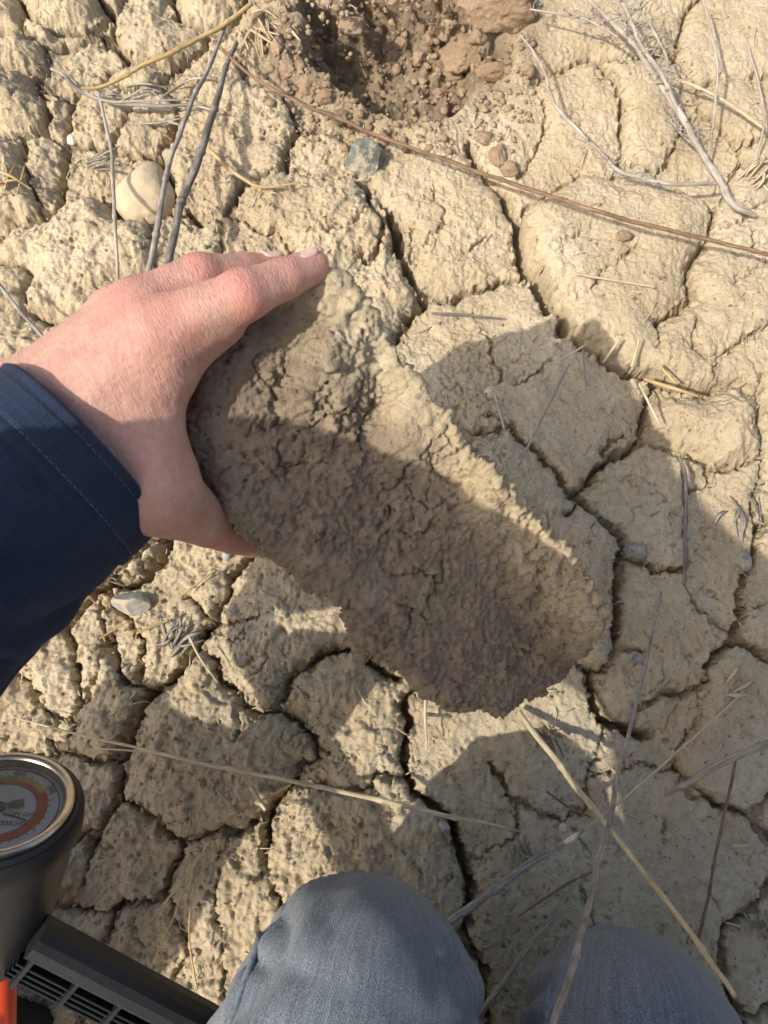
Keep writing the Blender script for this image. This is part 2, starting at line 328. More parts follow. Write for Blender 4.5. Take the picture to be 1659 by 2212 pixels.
# ------------------------------------------------------------------ the cracked ground: traced crack network
# (tile, width in pixels, points)
CR = [
 (2, 22, [(370, 600), (400, 680), (480, 760), (540, 840), (580, 930)]),
 (2, 32, [(580, 930), (600, 1020), (610, 1120), (660, 1180), (700, 1260), (740, 1340), (790, 1430), (850, 1475)]),
 (3, 26, [(850, 0), (900, 30), (960, 90), (1040, 140), (1150, 168)]), (3, 12, [(1150, 168), (1250, 190), (1330, 210), (1410, 215)]),
 (2, 11, [(600, 905), (640, 870), (720, 830), (800, 780), (850, 730), (900, 750), (990, 765), (1030, 720), (1030, 640), (1040, 560), (1030, 490), (1045, 450), (1000, 350), (920, 255)]),
 (2, 7, [(1030, 720), (1100, 715), (1180, 740), (1230, 700), (1270, 600), (1350, 480)]),
 (2, 13, [(1430, 900), (1400, 1000), (1370, 1080), (1330, 1140), (1290, 1190), (1300, 1260), (1320, 1300), (1250, 1370), (1170, 1410)]),
 (2, 5, [(1170, 1410), (1150, 1470), (1160, 1540)]), (2, 5, [(1400, 1010), (1480, 1000), (1560, 970), (1600, 900), (1700, 860)]), (2, 5, [(1430, 900), (1300, 850), (1180, 800), (1100, 715)]),
 (2, 8, [(650, 330), (740, 300), (850, 260), (920, 255), (1030, 270), (1120, 240), (1250, 260)]), (2, 5, [(650, 330), (700, 450), (700, 560), (660, 640), (580, 740)]),
 (2, 6, [(1250, 260), (1300, 330), (1360, 400), (1350, 480), (1420, 520), (1540, 640)]), (2, 8, [(1250, 260), (1290, 100), (1310, 60), (1400, -60)]), (2, 7, [(1360, 400), (1470, 340), (1570, 370), (1590, 350), (1700, 335)]),
 (2, 6, [(1700, 560), (1610, 600), (1540, 640), (1560, 690), (1500, 780), (1430, 900)]),
 (2, 3, [(1060, 1100), (1020, 1150), (970, 1190), (940, 1210), (870, 1290)]), (2, 3, [(880, 1020), (820, 1060), (760, 1080)]), (2, 3, [(1570, 1030), (1570, 1130)]), (2, 3, [(1650, 1180), (1560, 1200), (1480, 1270)]),
 (2, 24, [(0, 880), (20, 920), (60, 1000), (60, 1100), (100, 1170), (130, 1230), (180, 1260)]), (2, 14, [(180, 1260), (250, 1280), (310, 1280), (350, 1240), (430, 1225), (510, 1190), (600, 1190), (640, 1170)]),
 (2, 22, [(180, 1260), (150, 1310), (100, 1370)]), (1, 16, [(1580, 800), (1600, 900), (1659, 960)]),
 (2, 4, [(170, 1050), (260, 960), (270, 900), (230, 850), (215, 780)]), (2, 4, [(350, 1080), (420, 1030), (450, 1000)]), (2, 5, [(115, 1120), (130, 1010), (120, 960)]),
 (1, 12, [(400, -60), (430, 0), (470, 60), (520, 80), (540, 20), (560, -60)]), (1, 15, [(480, 170), (520, 220), (570, 280)]), (1, 8, [(480, 170), (510, 120), (470, 70)]),
 (1, 9, [(60, -60), (100, 30), (120, 60), (140, 130), (230, 180), (300, 190), (400, 170), (460, 130), (470, 70)]), (1, 7, [(140, 130), (130, 200), (60, 230), (-40, 250)]),
 (1, 10, [(740, -60), (750, 0), (760, 60), (800, 90), (880, 110), (960, 120), (1040, 40), (1060, -60)]), (1, 7, [(570, 280), (640, 270), (700, 290), (720, 300), (800, 230), (890, 140), (880, 110)]), (1, 8, [(720, 300), (690, 360), (600, 400), (500, 390), (440, 380)]),
 (1, 8, [(-40, 430), (80, 400), (200, 380), (230, 320), (220, 260), (130, 200)]), (1, 7, [(220, 260), (300, 240), (400, 200), (480, 170)]),
 (1, 8, [(190, 440), (250, 460), (330, 440), (360, 400), (440, 380), (480, 310), (570, 280)]), (1, 10, [(200, 380), (190, 440), (240, 500), (240, 560), (220, 620), (150, 660), (60, 650), (-40, 620)]),
 (1, 10, [(300, 660), (290, 700), (280, 780), (275, 850), (280, 930)]), (1, 8, [(280, 920), (360, 890), (420, 870), (500, 900), (550, 980), (660, 985), (740, 940)]), (1, 14, [(280, 930), (220, 980), (130, 1000), (60, 1050), (-40, 1080)]), (1, 5, [(150, 660), (140, 760), (180, 870), (220, 980)]),
 (1, 6, [(330, 440), (320, 540), (310, 640), (300, 660), (220, 620)]), (1, 7, [(300, 660), (400, 640), (440, 660), (480, 640), (600, 690), (690, 680)]), (1, 10, [(690, 680), (710, 720), (750, 800), (760, 870), (740, 940)]), (1, 10, [(690, 680), (740, 600), (770, 510), (790, 460), (830, 440), (880, 300), (940, 240), (1030, 235)]), (1, 7, [(570, 490), (560, 520), (520, 560), (480, 640)]), (1, 6, [(690, 360), (740, 420), (790, 460)]),
 (1, 14, [(760, 870), (810, 920), (850, 960), (900, 980), (980, 970), (1030, 900), (1060, 850), (1130, 810), (1230, 760), (1240, 690), (1270, 600), (1300, 580)]), (1, 8, [(1030, 235), (1050, 330), (1100, 420), (1180, 420), (1200, 400), (1240, 470), (1300, 580), (1400, 560), (1500, 580)]),
 (1, 9, [(970, 980), (960, 1050), (955, 1120), (930, 1200)]), (1, 5, [(970, 980), (1030, 970), (1080, 980), (1100, 1020), (1160, 1040), (1210, 1020), (1230, 1060), (1260, 1110)]),
 (1, 6, [(1240, 760), (1400, 790), (1520, 780), (1590, 830)]), (1, 6, [(1410, 1050), (1470, 1030), (1540, 980), (1590, 920)]), (1, 7, [(1500, 580), (1530, 700), (1560, 800)]),
 (1, 12, [(1659, 960), (1640, 1100), (1580, 1160), (1560, 1110)]), (1, 6, [(150, 1200), (170, 1240), (150, 1320), (170, 1400)]), (1, 6, [(660, 985), (680, 1080), (690, 1180), (700, 1220)]), (1, 5, [(-20, 1180), (60, 1190), (150, 1200)]), (1, 6, [(740, 940), (790, 960), (850, 960)]),
 (3, 5, [(470, 20), (490, 90), (510, 150), (505, 190)]), (3, 4, [(720, 90), (660, 130), (600, 175), (570, 185)]), (3, 3, [(430, -60), (470, 20)]),
 (3, 14, [(550, 370), (580, 430), (640, 470), (690, 530), (740, 590), (770, 650), (800, 680)]), (3, 5, [(550, 370), (480, 340), (430, 330)]),
 (3, 16, [(800, 680), (850, 640), (890, 580), (930, 540), (990, 510), (1050, 470), (1110, 430), (1120, 340), (1140, 270), (1160, 220), (1170, 175)]),
 (3, 8, [(930, 540), (945, 480), (980, 440), (1030, 415)]), (3, 8, [(1110, 420), (1140, 420), (1200, 445), (1270, 475)]), (3, 6, [(1270, 475), (1290, 560), (1310, 640), (1300, 820), (1310, 960), (1300, 1060)]),
 (3, 20, [(800, 680), (850, 710), (890, 750), (930, 790), (990, 820), (1020, 860), (1030, 900)]), (3, 12, [(1030, 930), (1100, 960), (1180, 990), (1280, 985), (1310, 960)]), (3, 24, [(1030, 900), (1000, 980), (990, 1080), (1000, 1180), (990, 1280)]), (3, 13, [(990, 1280), (985, 1350), (950, 1420), (900, 1450)]), (3, 5, [(985, 1350), (1050, 1330), (1120, 1345)]),
 (3, 10, [(770, 760), (810, 740), (840, 720)]), (3, 10, [(900, 1450), (860, 1400)]),
 (5, 24, [(900, -45), (905, 20), (930, 110), (960, 160), (1030, 180), (1080, 220), (1150, 220)]), (5, 7, [(960, 160), (940, 250), (920, 340), (880, 400), (870, 440), (860, 560)]), (5, 11, [(1080, 220), (1090, 130), (1130, 90), (1200, 65), (1290, 40), (1360, 25), (1400, 0), (1400, -60)]),
 (3, 18, [(1390, 1420), (1400, 1400), (1450, 1340), (1510, 1290), (1540, 1180), (1560, 1080), (1590, 990), (1620, 900), (1640, 800), (1700, 740)]),
 (3, 6, [(1300, 1060), (1340, 1120), (1380, 1190), (1440, 1225), (1500, 1260), (1520, 1280)]), (3, 18, [(1510, 1290), (1580, 1320), (1659, 1370), (1720, 1400)]), (3, 4, [(1555, 1150), (1620, 1150), (1700, 1130)]),
 (3, 10, [(1410, 215), (1500, 180), (1600, 210), (1640, 300), (1700, 310)]), (3, 8, [(1620, 160), (1630, 200), (1610, 230)]), (3, 5, [(1410, 215), (1415, 150), (1420, 85), (1500, 30), (1580, 0), (1700, -60)]), (3, 5, [(1420, 85), (1360, 100), (1300, 60), (1330, -60)]),
 (3, 9, [(1270, 475), (1400, 500), (1420, 540), (1480, 550), (1560, 530), (1640, 470), (1640, 380), (1640, 300)]), (3, 7, [(1400, 500), (1420, 610), (1330, 640), (1310, 640)]), (3, 9, [(1640, 470), (1650, 560), (1620, 650), (1620, 720), (1640, 800)]),
 (5, 14, [(1250, 360), (1290, 430), (1340, 480), (1430, 520), (1520, 545), (1580, 580), (1600, 640), (1700, 700)]), (5, 8, [(1580, 570), (1610, 530), (1700, 450)]), (5, 5, [(870, 440), (1010, 370), (1100, 360), (1190, 375), (1250, 360), (1300, 250), (1350, 130), (1360, 25)]),
 (5, 14, [(1720, 800), (1659, 860), (1600, 930), (1540, 1000), (1500, 1030), (1450, 1050), (1440, 1140), (1430, 1200), (1480, 1330), (1540, 1420)]), (5, 9, [(1540, 1420), (1600, 1400), (1720, 1300)]), (5, 8, [(1540, 1420), (1560, 1600)]),
 (5, 8, [(580, 650), (590, 540), (640, 550), (700, 590), (790, 595), (850, 570)]), (5, 10, [(590, 540), (540, 480), (520, 420), (460, 360)]),
 (5, 26, [(290, 600), (310, 680), (340, 760), (370, 860), (380, 940), (350, 1010), (340, 1080)]), (5, 14, [(340, 1080), (420, 1200), (440, 1400), (430, 1650)]), (5, 20, [(290, 600), (200, 530), (130, 480), (90, 400), (80, 330), (90, 250), (110, 180), (80, 80)]), (5, 5, [(580, 650), (480, 720), (370, 760)]),
 (5, 3, [(1190, 570), (1190, 640), (1220, 700)]), (5, 3, [(830, 620), (850, 700), (870, 730)]), (5, 4, [(830, 890), (880, 950), (900, 1000), (890, 1100)]),
 (4, 24, [(750, 110), (720, 180), (690, 240), (620, 320), (560, 350), (480, 360), (410, 390)]), (4, 12, [(410, 390), (340, 460), (290, 540), (310, 620), (330, 700), (350, 800), (330, 950)]),
 (4, 14, [(1100, 200), (1040, 270), (1000, 320), (980, 400), (940, 450), (930, 520)]), (4, 5, [(930, 530), (1000, 540), (1060, 520), (1120, 500)]), (4, 18, [(930, 530), (890, 560), (850, 630), (790, 720), (740, 770), (660, 820)]), (4, 12, [(660, 820), (620, 800), (600, 700), (610, 600), (560, 520), (490, 440), (470, 370)]), (4, 8, [(800, 410), (850, 430), (880, 490), (930, 530)]),
 (4, 28, [(660, 820), (630, 870), (600, 940), (570, 1020), (545, 1110)]), (4, 16, [(545, 1110), (540, 1200), (520, 1290), (470, 1370), (430, 1430), (400, 1500)]),
 (4, 13, [(850, 630), (890, 640), (940, 690), (960, 780), (1030, 830), (1060, 890), (1130, 910), (1190, 890), (1230, 840), (1250, 780), (1290, 730), (1350, 710)]), (4, 18, [(1350, 710), (1400, 670), (1480, 640), (1540, 610)]), (4, 16, [(1540, 610), (1590, 680), (1659, 740), (1720, 770)]),
 (4, 14, [(1190, 890), (1240, 920), (1300, 950), (1340, 1010), (1370, 1060)]), (4, 10, [(1370, 1060), (1390, 1100), (1300, 1130), (1290, 1190)]), (4, 4, [(1060, 900), (1050, 980), (1020, 1030)]), (4, 4, [(1370, 1060), (1450, 1080)]),
 (4, 20, [(1290, 1190), (1240, 1240), (1180, 1310), (1160, 1380), (1165, 1475)]), (4, 10, [(1290, 1190), (1380, 1215), (1500, 1240), (1600, 1235), (1620, 1170), (1750, 1180)]),
 (4, 12, [(540, 1290), (590, 1310), (640, 1350), (700, 1360), (720, 1420), (780, 1455), (860, 1440), (960, 1420), (1060, 1390), (1130, 1350), (1180, 1310)]),
 (4, 10, [(-60, 1115), (60, 1090), (130, 1080), (220, 1100), (260, 1080), (350, 1100), (400, 1130), (480, 1130), (545, 1110)]), (4, 6, [(260, 1080), (230, 1040), (300, 1030), (330, 950)]), (4, 8, [(-60, 700), (80, 760), (130, 790), (170, 850), (200, 900), (230, 930), (330, 950), (400, 800), (460, 580)]), (4, 16, [(460, 580), (480, 650), (520, 720), (540, 770), (620, 800)]), (4, 7, [(460, 580), (440, 500), (410, 390)]),
 (6, 6, [(560, 640), (530, 690), (545, 760), (530, 830), (510, 900), (400, 1080)]), (6, 14, [(1090, 690), (1080, 770), (1020, 880), (1000, 980), (940, 1020), (870, 1040), (740, 1060), (690, 1110), (680, 1220), (640, 1320), (560, 1500), (500, 1900)]), (6, 10, [(200, 900), (300, 1010), (400, 1080), (500, 1080), (690, 1110)]), (6, 10, [(1575, 600), (1580, 740), (1570, 880), (1640, 1000), (1700, 1150)]), (6, 5, [(1330, 660), (1340, 700), (1310, 800), (1290, 1100), (1330, 1300), (1340, 1700)]), (6, 6, [(1000, 980), (1070, 1150), (1130, 1240), (1140, 1340), (1050, 1500), (1000, 1900)]), (6, 9, [(-100, 760), (100, 820), (200, 900), (560, 640)]),
 # under the hand and the clod
 (0, 12, [(630, 555), (620, 700), (560, 850), (450, 1000), (375, 1139)]), (0, 12, [(879, 685), (820, 800), (700, 850), (560, 850)]), (0, 10, [(1104, 922), (1000, 950), (850, 1000), (700, 850)]), (0, 12, [(850, 1000), (800, 1200), (795, 1389)]), (0, 10, [(550, 1184), (630, 1100), (560, 850)]), (0, 10, [(630, 1100), (800, 1200)]), (0, 12, [(1259, 1437), (1100, 1350), (1000, 1400), (870, 1514)]), (0, 9, [(350, 610), (200, 720), (85, 700)]), (0, 9, [(450, 1000), (250, 900), (200, 720)]), (0, 9, [(375, 1139), (205, 1279), (60, 1200), (0, 1100), (-60, 1090)]), (0, 9, [(250, 900), (100, 1000), (0, 1100)]),
]
GH = 0.0013
GX0, GX1, GY0, GY1 = -0.60, 0.62, -0.40, 0.94
gx = np.arange(GX0, GX1, GH, dtype=np.float32); gy = np.arange(GY0, GY1, GH, dtype=np.float32)
XX, YY = np.meshgrid(gx, gy)
pxg, pyg, _dep = to_px(XX, YY, 0.0)
wx = XX+.0042*pn2(XX/.021, YY/.021, 1)+.0022*pn2(XX/.007, YY/.007, 2)+.0010*pn2(XX/.0032, YY/.0032, 21)
wy = YY+.0042*pn2(XX/.021, YY/.021, 3)+.0022*pn2(XX/.007, YY/.007, 4)+.0010*pn2(XX/.0032, YY/.0032, 22)
sx_ = XX+.0045*pn2(XX/.024, YY/.024, 1)+.0012*pn2(XX/.010, YY/.010, 44); sy_ = YY+.0045*pn2(XX/.024, YY/.024, 3)+.0012*pn2(XX/.010, YY/.010, 45)
wmod = 1+.45*pn2(XX/.028, YY/.028, 5)
DW = np.full(XX.shape, .05, np.float32); DD = DW.copy(); DS = DW.copy(); CW = np.zeros(XX.shape, np.float32)
RAD = .045
for t, w, pts in CR:
    pp = [G(*D(t, *p)) for p in pts]; n = len(pp)
    if t == 1 and pts[0][1] < 700 and pts[0][0] < 900: w = w*1.35+1
    for i in range(n-1):
        a, b = pp[i][:2], pp[i+1][:2]
        dep = to_px(a[0], a[1], 0)[2]; hw = .5*w*dep/FPX
        ix0 = max(0, int((min(a[0], b[0])-RAD-GX0)/GH)); ix1 = min(len(gx), int((max(a[0], b[0])+RAD-GX0)/GH)+1)
        iy0 = max(0, int((min(a[1], b[1])-RAD-GY0)/GH)); iy1 = min(len(gy), int((max(a[1], b[1])+RAD-GY0)/GH)+1)
        if ix1 <= ix0 or iy1 <= iy0: continue
        sl = (slice(iy0, iy1), slice(ix0, ix1))
        ab = b-a; tt = np.clip(((wx[sl]-a[0])*ab[0]+(wy[sl]-a[1])*ab[1])/max(ab@ab, 1e-9), 0, 1)
        d = np.hypot(wx[sl]-a[0]-tt*ab[0], wy[sl]-a[1]-tt*ab[1])-hw*wmod[sl]
        ts = np.clip(((sx_[sl]-a[0])*ab[0]+(sy_[sl]-a[1])*ab[1])/max(ab@ab, 1e-9), 0, 1)
        DS[sl] = np.minimum(DS[sl], np.hypot(sx_[sl]-a[0]-ts*ab[0], sy_[sl]-a[1]-ts*ab[1])-hw*.80)
        if w >= 8: DW[sl] = np.minimum(DW[sl], d)
        else: DW[sl] = np.minimum(DW[sl], d*1.0+.010*(8-w)/5+.004)
        m = d < DD[sl]
        DD[sl] = np.where(m, d, DD[sl]); CW[sl] = np.where(m, hw, CW[sl])
# beyond the frame: scattered plates
inside = (pxg > -25) & (pxg < PW+25) & (pyg > -25) & (pyg < PH+25)
sd = []
for i in range(-6, 7):
    for j in range(-5, 10):
        x, y = i*.115+random.uniform(-.045, .045), j*.115+random.uniform(-.045, .045)
        sd.append((x, y))
f1 = np.full(XX.shape, 9., np.float32); f2 = f1.copy()
for x, y in sd:
    d = np.hypot(wx-x, wy-y); f2 = np.minimum(f2, np.maximum(f1, d)); f1 = np.minimum(f1, d)
dv = (f2-f1)*.5-.0035*wmod
mo = (~inside) & (dv < DD)
DW = np.where(mo, np.minimum(dv, DW), DW); DS = np.where(mo, np.minimum(dv, DS), DS); DD = np.where(mo, dv, DD); CW = np.where(mo, .0035, CW)
# excavated hollow at the far side
hq = ((pxg-880)/255)**2+((pyg-50)/185)**2+.42*pn2(XX/.06, YY/.06, 8)+.18*pn2(XX/.02, YY/.02, 9)
hole = sstep(1.12, .30, hq)
DD = DD+hole*.03
# plates: flood fill of the uncracked area
ST = 3
cy, cx = (len(gy)//ST), (len(gx)//ST)
Db = DD[:cy*ST, :cx*ST].reshape(cy, ST, cx, ST).min(axis=(1, 3))
free = Db > .0009
lab = np.zeros((cy, cx), np.int32); nl = 0; sizes = {}
for sy, sx in np.argwhere(free):
    if lab[sy, sx] or not free[sy, sx]: continue
    nl += 1; stack = [(sy, sx)]; lab[sy, sx] = nl; cnt = 0; fr = free; lb = lab
    while stack:
        y, x = stack.pop(); cnt += 1
        for yy, xx in ((y+1, x), (y-1, x), (y, x+1), (y, x-1)):
            if 0 <= yy < cy and 0 <= xx < cx and fr[yy, xx] and not lb[yy, xx]:
                lb[yy, xx] = nl; stack.append((yy, xx))
    sizes[nl] = cnt
for k, c in sizes.items():
    if c < 30: lab[lab == k] = 0
for it in range(60):
    if (lab > 0).all(): break
    z = lab == 0
    for ax, sh in ((0, 1), (0, -1), (1, 1), (1, -1)):
        r = np.roll(lab, sh, ax); lab = np.where((lab == 0) & (r > 0), r, lab)
LAB = np.repeat(np.repeat(lab, ST, 0), ST, 1)
LAB = np.pad(LAB, ((0, len(gy)-LAB.shape[0]), (0, len(gx)-LAB.shape[1])), mode='edge')
# heights
rough = np.clip(1.15-.85*sstep(700, 1250, pxg)+.25*sstep(1100, 1700, pyg)*sstep(1000, 700, pxg), .28, 1.4).astype(np.float32)
Z = .009*pn2(XX/.21, YY/.21, 11)+.003*pn2(XX/.08, YY/.08, 12)
ids = np.unique(lab); rs = np.random.RandomState(12)
off = {}; cenx = {}; ceny = {}
po = np.zeros(XX.shape, np.float32)
flat = LAB.ravel(); cntl = np.bincount(flat); mx = np.bincount(flat, XX.ravel())/np.maximum(cntl, 1); my = np.bincount(flat, YY.ravel())/np.maximum(cntl, 1)
n_ = len(cntl); o_ = rs.uniform(-.010, .008, n_); tx = rs.uniform(-.085, .085, n_); ty = rs.uniform(-.085, .085, n_)
po = (o_[LAB]+tx[LAB]*(XX-mx[LAB])+ty[LAB]*(YY-my[LAB])).astype(np.float32)
po = np.clip(po, -.015, .015)
def box(A, r, ax):
    A = np.moveaxis(A, ax, 0); P_ = np.concatenate([A[:1].repeat(r+1, 0), A, A[-1:].repeat(r, 0)]).astype(np.float64); c = np.cumsum(P_, 0)
    return np.moveaxis((c[2*r+1:]-c[:-2*r-1])/(2*r+1), 0, ax).astype(np.float32)
for _k in range(2): po = box(box(po, 6, 0), 6, 1)
Z = Z+po
dpos = np.maximum(DW, 0)
er = .019*(1+.5*pn2(XX/.05, YY/.05, 13))
Z = Z-(.0050*np.clip(1-dpos/(.62*er), 0, 1)**2.2)*(1-hole)
hl = np.abs(pn2(wx/.055, wy/.055, 47)+.35*pn2(wx/.02, wy/.02, 48))
Z = Z-.0032*sstep(.022, .004, hl)*sstep(.02, .28, pn2(XX/.11, YY/.11, 49))
DOME = [(145, 40, .022), (45, 80, .016), (60, 270, .022), (300, 60, .012), (330, 150, .008), (1520, 930, .026), (1400, 620, .005), (1240, 440, .005), (400, 1480, .004), (1000, 520, .005), (690, 490, .005), (640, 1390, .006), (760, 1500, .006)]
for dx_, dy_, hh in DOME:
    g = G(dx_, dy_); ix, iy = int((g[0]-GX0)/GH), int((g[1]-GY0)/GH)
    if 0 <= ix < len(gx) and 0 <= iy < len(gy):
        Z = Z+np.where(LAB == LAB[iy, ix], hh*(1-(1-np.clip((dpos-.003)/.036, 0, 1))**2.2), 0)
# crust relief: broad lumps, ledges, pits, grain
rid = 1-np.abs(pn2(XX/.045+.4*pn2(XX/.03, YY/.03, 14), YY/.045, 15))*2
led = sstep(.0, .12, pn2(XX/.05, YY/.038, 16)+.25*pn2(XX/.014, YY/.014, 17))
Z = Z+rough*(.0016*rid+.0030*led+.0021)
Z = Z+rough*(.0012*pn2(XX/.017, YY/.017, 18)+.0006*pn2(XX/.008, YY/.008, 19))
w1, v1 = worley2(wx/.0065, wy/.0065, 1)
pm = sstep(-.15, .35, pn2(XX/.07, YY/.07, 23)+.5*(rough-.7))
Z = Z-.0026*pm*(v1 > .70)*sstep(.34, .10, w1)
w2, v2 = worley2(wx/.016, wy/.016, 2)
Z = Z-.0045*pm*(v2 > .88)*sstep(.26+.12*pn2(XX/.006, YY/.006, 33), .10, w2)
for s_, am, th in ((51, .0016, .05), (52, .0013, -.12), (53, .0011, .2), (54, .0012, -.25)):
    nn = pn2(XX/.033, YY/.030, s_)+.45*pn2(XX/.012, YY/.012, s_+6)+.22*pn2(XX/.0045, YY/.0045, s_+12)
    Z = Z+(.45+.45*rough)*am*sstep(th, th+.05, nn)
fl = pn2(XX/.0062, YY/.0062, 61)+.5*pn2(XX/.0028, YY/.0028, 62)
Z = Z+(.0006+.0005*rough)*np.abs(fl)
w3, v3 = worley2(wx/.0055, wy/.0055, 3)
Z = Z+(.0006+.0008*rough)*sstep(.45, .1, w3)*(v3-.2)
Z = Z+(.00035+.0004*rough)*pn2(XX/.0034, YY/.0034, 20)
# cracks
cd = np.clip(CW*9.0, .012, .046)*(1-hole)
lip = np.minimum(cd, .010)
Z = Z-lip*sstep(.0014, -.0018, DD)-(cd-lip)*sstep(.0010, -.0035, DS+.0012*pn2(XX/.006, YY/.006, 46))
wl_ = np.exp(-((DD+.0006)/.0028)**2)*np.clip(CW/.003, .3, 1.2)*(1-hole)
Z = Z+wl_*(.0050*pn2(XX/.0085, YY/.0085, 28)+.0040*pn2(XX/.0042, YY/.0042, 29)+.0021)
crum = sstep(.011, .0, DD)*(DD > -.002)
Z = Z+crum*.0016*pn2(XX/.0055, YY/.0055, 24)*(1-hole)
wall = np.exp(-(DD/.0035)**2)*(1-hole)
wm = np.argwhere(wall > .08); wp = np.stack([XX[wm[:, 0], wm[:, 1]], YY[wm[:, 0], wm[:, 1]], Z[wm[:, 0], wm[:, 1]]], 1)/.0075
wa = wall[wm[:, 0], wm[:, 1]]
WDX = np.zeros(XX.shape, np.float32); WDY = WDX.copy()
WDX[wm[:, 0], wm[:, 1]] = wa*(.0036*pn3(wp, 61)+.0018*pn3(wp*2.3, 62)); WDY[wm[:, 0], wm[:, 1]] = wa*(.0036*pn3(wp, 63)+.0018*pn3(wp*2.3, 64))
# hollow
w4, v4 = worley2(XX/.019, YY/.019, 5)
w5, v5 = worley2(XX/.009, YY/.009, 6)
Z = Z-hole*(.095+.014*pn2(XX/.05, YY/.05, 25))+hole*(.011*sstep(.62, .15, w4)*v4+.005*sstep(.6, .15, w5)*v5+.004*pn2(XX/.012, YY/.012, 26))
bank = np.exp(-(((pxg-640)/90)**2+((pyg-130)/150)**2)); Z = Z+.012*bank+.006*bank*pn2(XX/.012, YY/.012, 27)
edge = np.minimum(np.minimum(XX-GX0, GX1-XX), np.minimum(YY-GY0, GY1-YY))
Z = (Z-.05*sstep(.03, .0, edge)).astype(np.float32)
MOIST = np.clip(hole*1.15+.60*sstep(.3, .9, bank)+.35*sstep(1.9, 1.1, hq)+.17*sstep(560, 60, pyg)*sstep(-.5, .4, pn2(XX/.09, YY/.09, 55)), 0, 1).astype(np.float32)
def hgt(x, y):
    ix = int(min(max((x-GX0)/GH, 0), len(gx)-1)); iy = int(min(max((y-GY0)/GH, 0), len(gy)-1)); return float(Z[iy, ix])
BK = 14
_by, _bx = len(gy)//BK, len(gx)//BK
ZC = Z[:_by*BK, :_bx*BK].reshape(_by, BK, _bx, BK).max(axis=(1, 3))
ZC = np.maximum.reduce([ZC, np.roll(ZC, 1, 0), np.roll(ZC, -1, 0), np.roll(ZC, 1, 1), np.roll(ZC, -1, 1)])
for _k in range(2): ZC = .4*ZC+.15*(np.roll(ZC, 1, 0)+np.roll(ZC, -1, 0)+np.roll(ZC, 1, 1)+np.roll(ZC, -1, 1))
def hcrest(x, y):
    ix = int(min(max((x-GX0)/GH/BK, 0), _bx-1)); iy = int(min(max((y-GY0)/GH/BK, 0), _by-1)); return float(ZC[iy, ix])
def GS_(px, py, up=0.0):
    z = 0.0
    for k in range(4):
        g = G(px, py, z); z = hcrest(g[0], g[1])+up
    return G(px, py, z)
def GT(px, py, up=0.0):
    """the point of the terrain seen at a pixel, raised by up"""
    z = 0.0
    for k in range(4):
        g = G(px, py, z); z = hgt(g[0], g[1])+up
    return G(px, py, z)

# one sheet to the horizon under the plates
xs = np.concatenate([[-150, -40, -12, -4, -1.6, -.9], np.linspace(-.66, .68, 12), [.95, 1.7, 4, 12, 40, 150]])
ys = np.concatenate([[-150, -40, -12, -4, -1.5, -.75], np.linspace(-.46, 1.0, 12), [1.3, 1.9, 4, 12, 40, 150]])
SX, SY = np.meshgrid(xs, ys)
inn = (SX > -.60) & (SX < .62) & (SY > -.40) & (SY < .94)
SZ = np.where(inn, -.19, -.012+.012*pn2(SX/.9, SY/.9, 31))
nxs = len(xs); q = [(j*nxs+i, j*nxs+i+1, (j+1)*nxs+i+1, (j+1)*nxs+i) for j in range(len(ys)-1) for i in range(nxs-1)]
m, nt, b = mat('far_soil'); pos = geo_pos(nt)
vo = nd(nt, 'ShaderNodeTexVoronoi', Scale=8.5); vo.feature = 'DISTANCE_TO_EDGE'
wv = nd(nt, 'ShaderNodeTexNoise', Scale=14.0, Detail=4.0); nt.links.new(pos, wv.inputs['Vector'])
vm = nt.nodes.new('ShaderNodeVectorMath'); vm.operation = 'MULTIPLY_ADD'; nt.links.new(wv.outputs['Color'], vm.inputs[0]); vm.inputs[1].default_value = (.06, .06, .06); nt.links.new(pos, vm.inputs[2])
nt.links.new(vm.outputs[0], vo.inputs['Vector'])
ck = ramp(nt, vo.outputs['Distance'], [(.004, 0), (.022, 1)])
cc = ramp(nt, noise(nt, pos, 6, 5), [(.3, (.455, .345, .215)), (.5, (.535, .435, .285)), (.7, (.60, .505, .345))])
nt.links.new(mix(nt, ck, (.36, .28, .18), cc), b.inputs['Base Color']); b.inputs['Roughness'].default_value = .95; b.inputs['Specular IOR Level'].default_value = .12
nt.links.new(bump(nt, noise(nt, pos, 120, 6, .7), .8, .006, bump(nt, ck, 1.0, .02)), b.inputs['Normal'])
ground = link('ground', np_mesh('ground', np.stack([SX.ravel(), SY.ravel(), SZ.ravel()], 1), q), mat=m)
tag(ground, 'pale dry soil ground cracked into slabs', None, kind='structure')

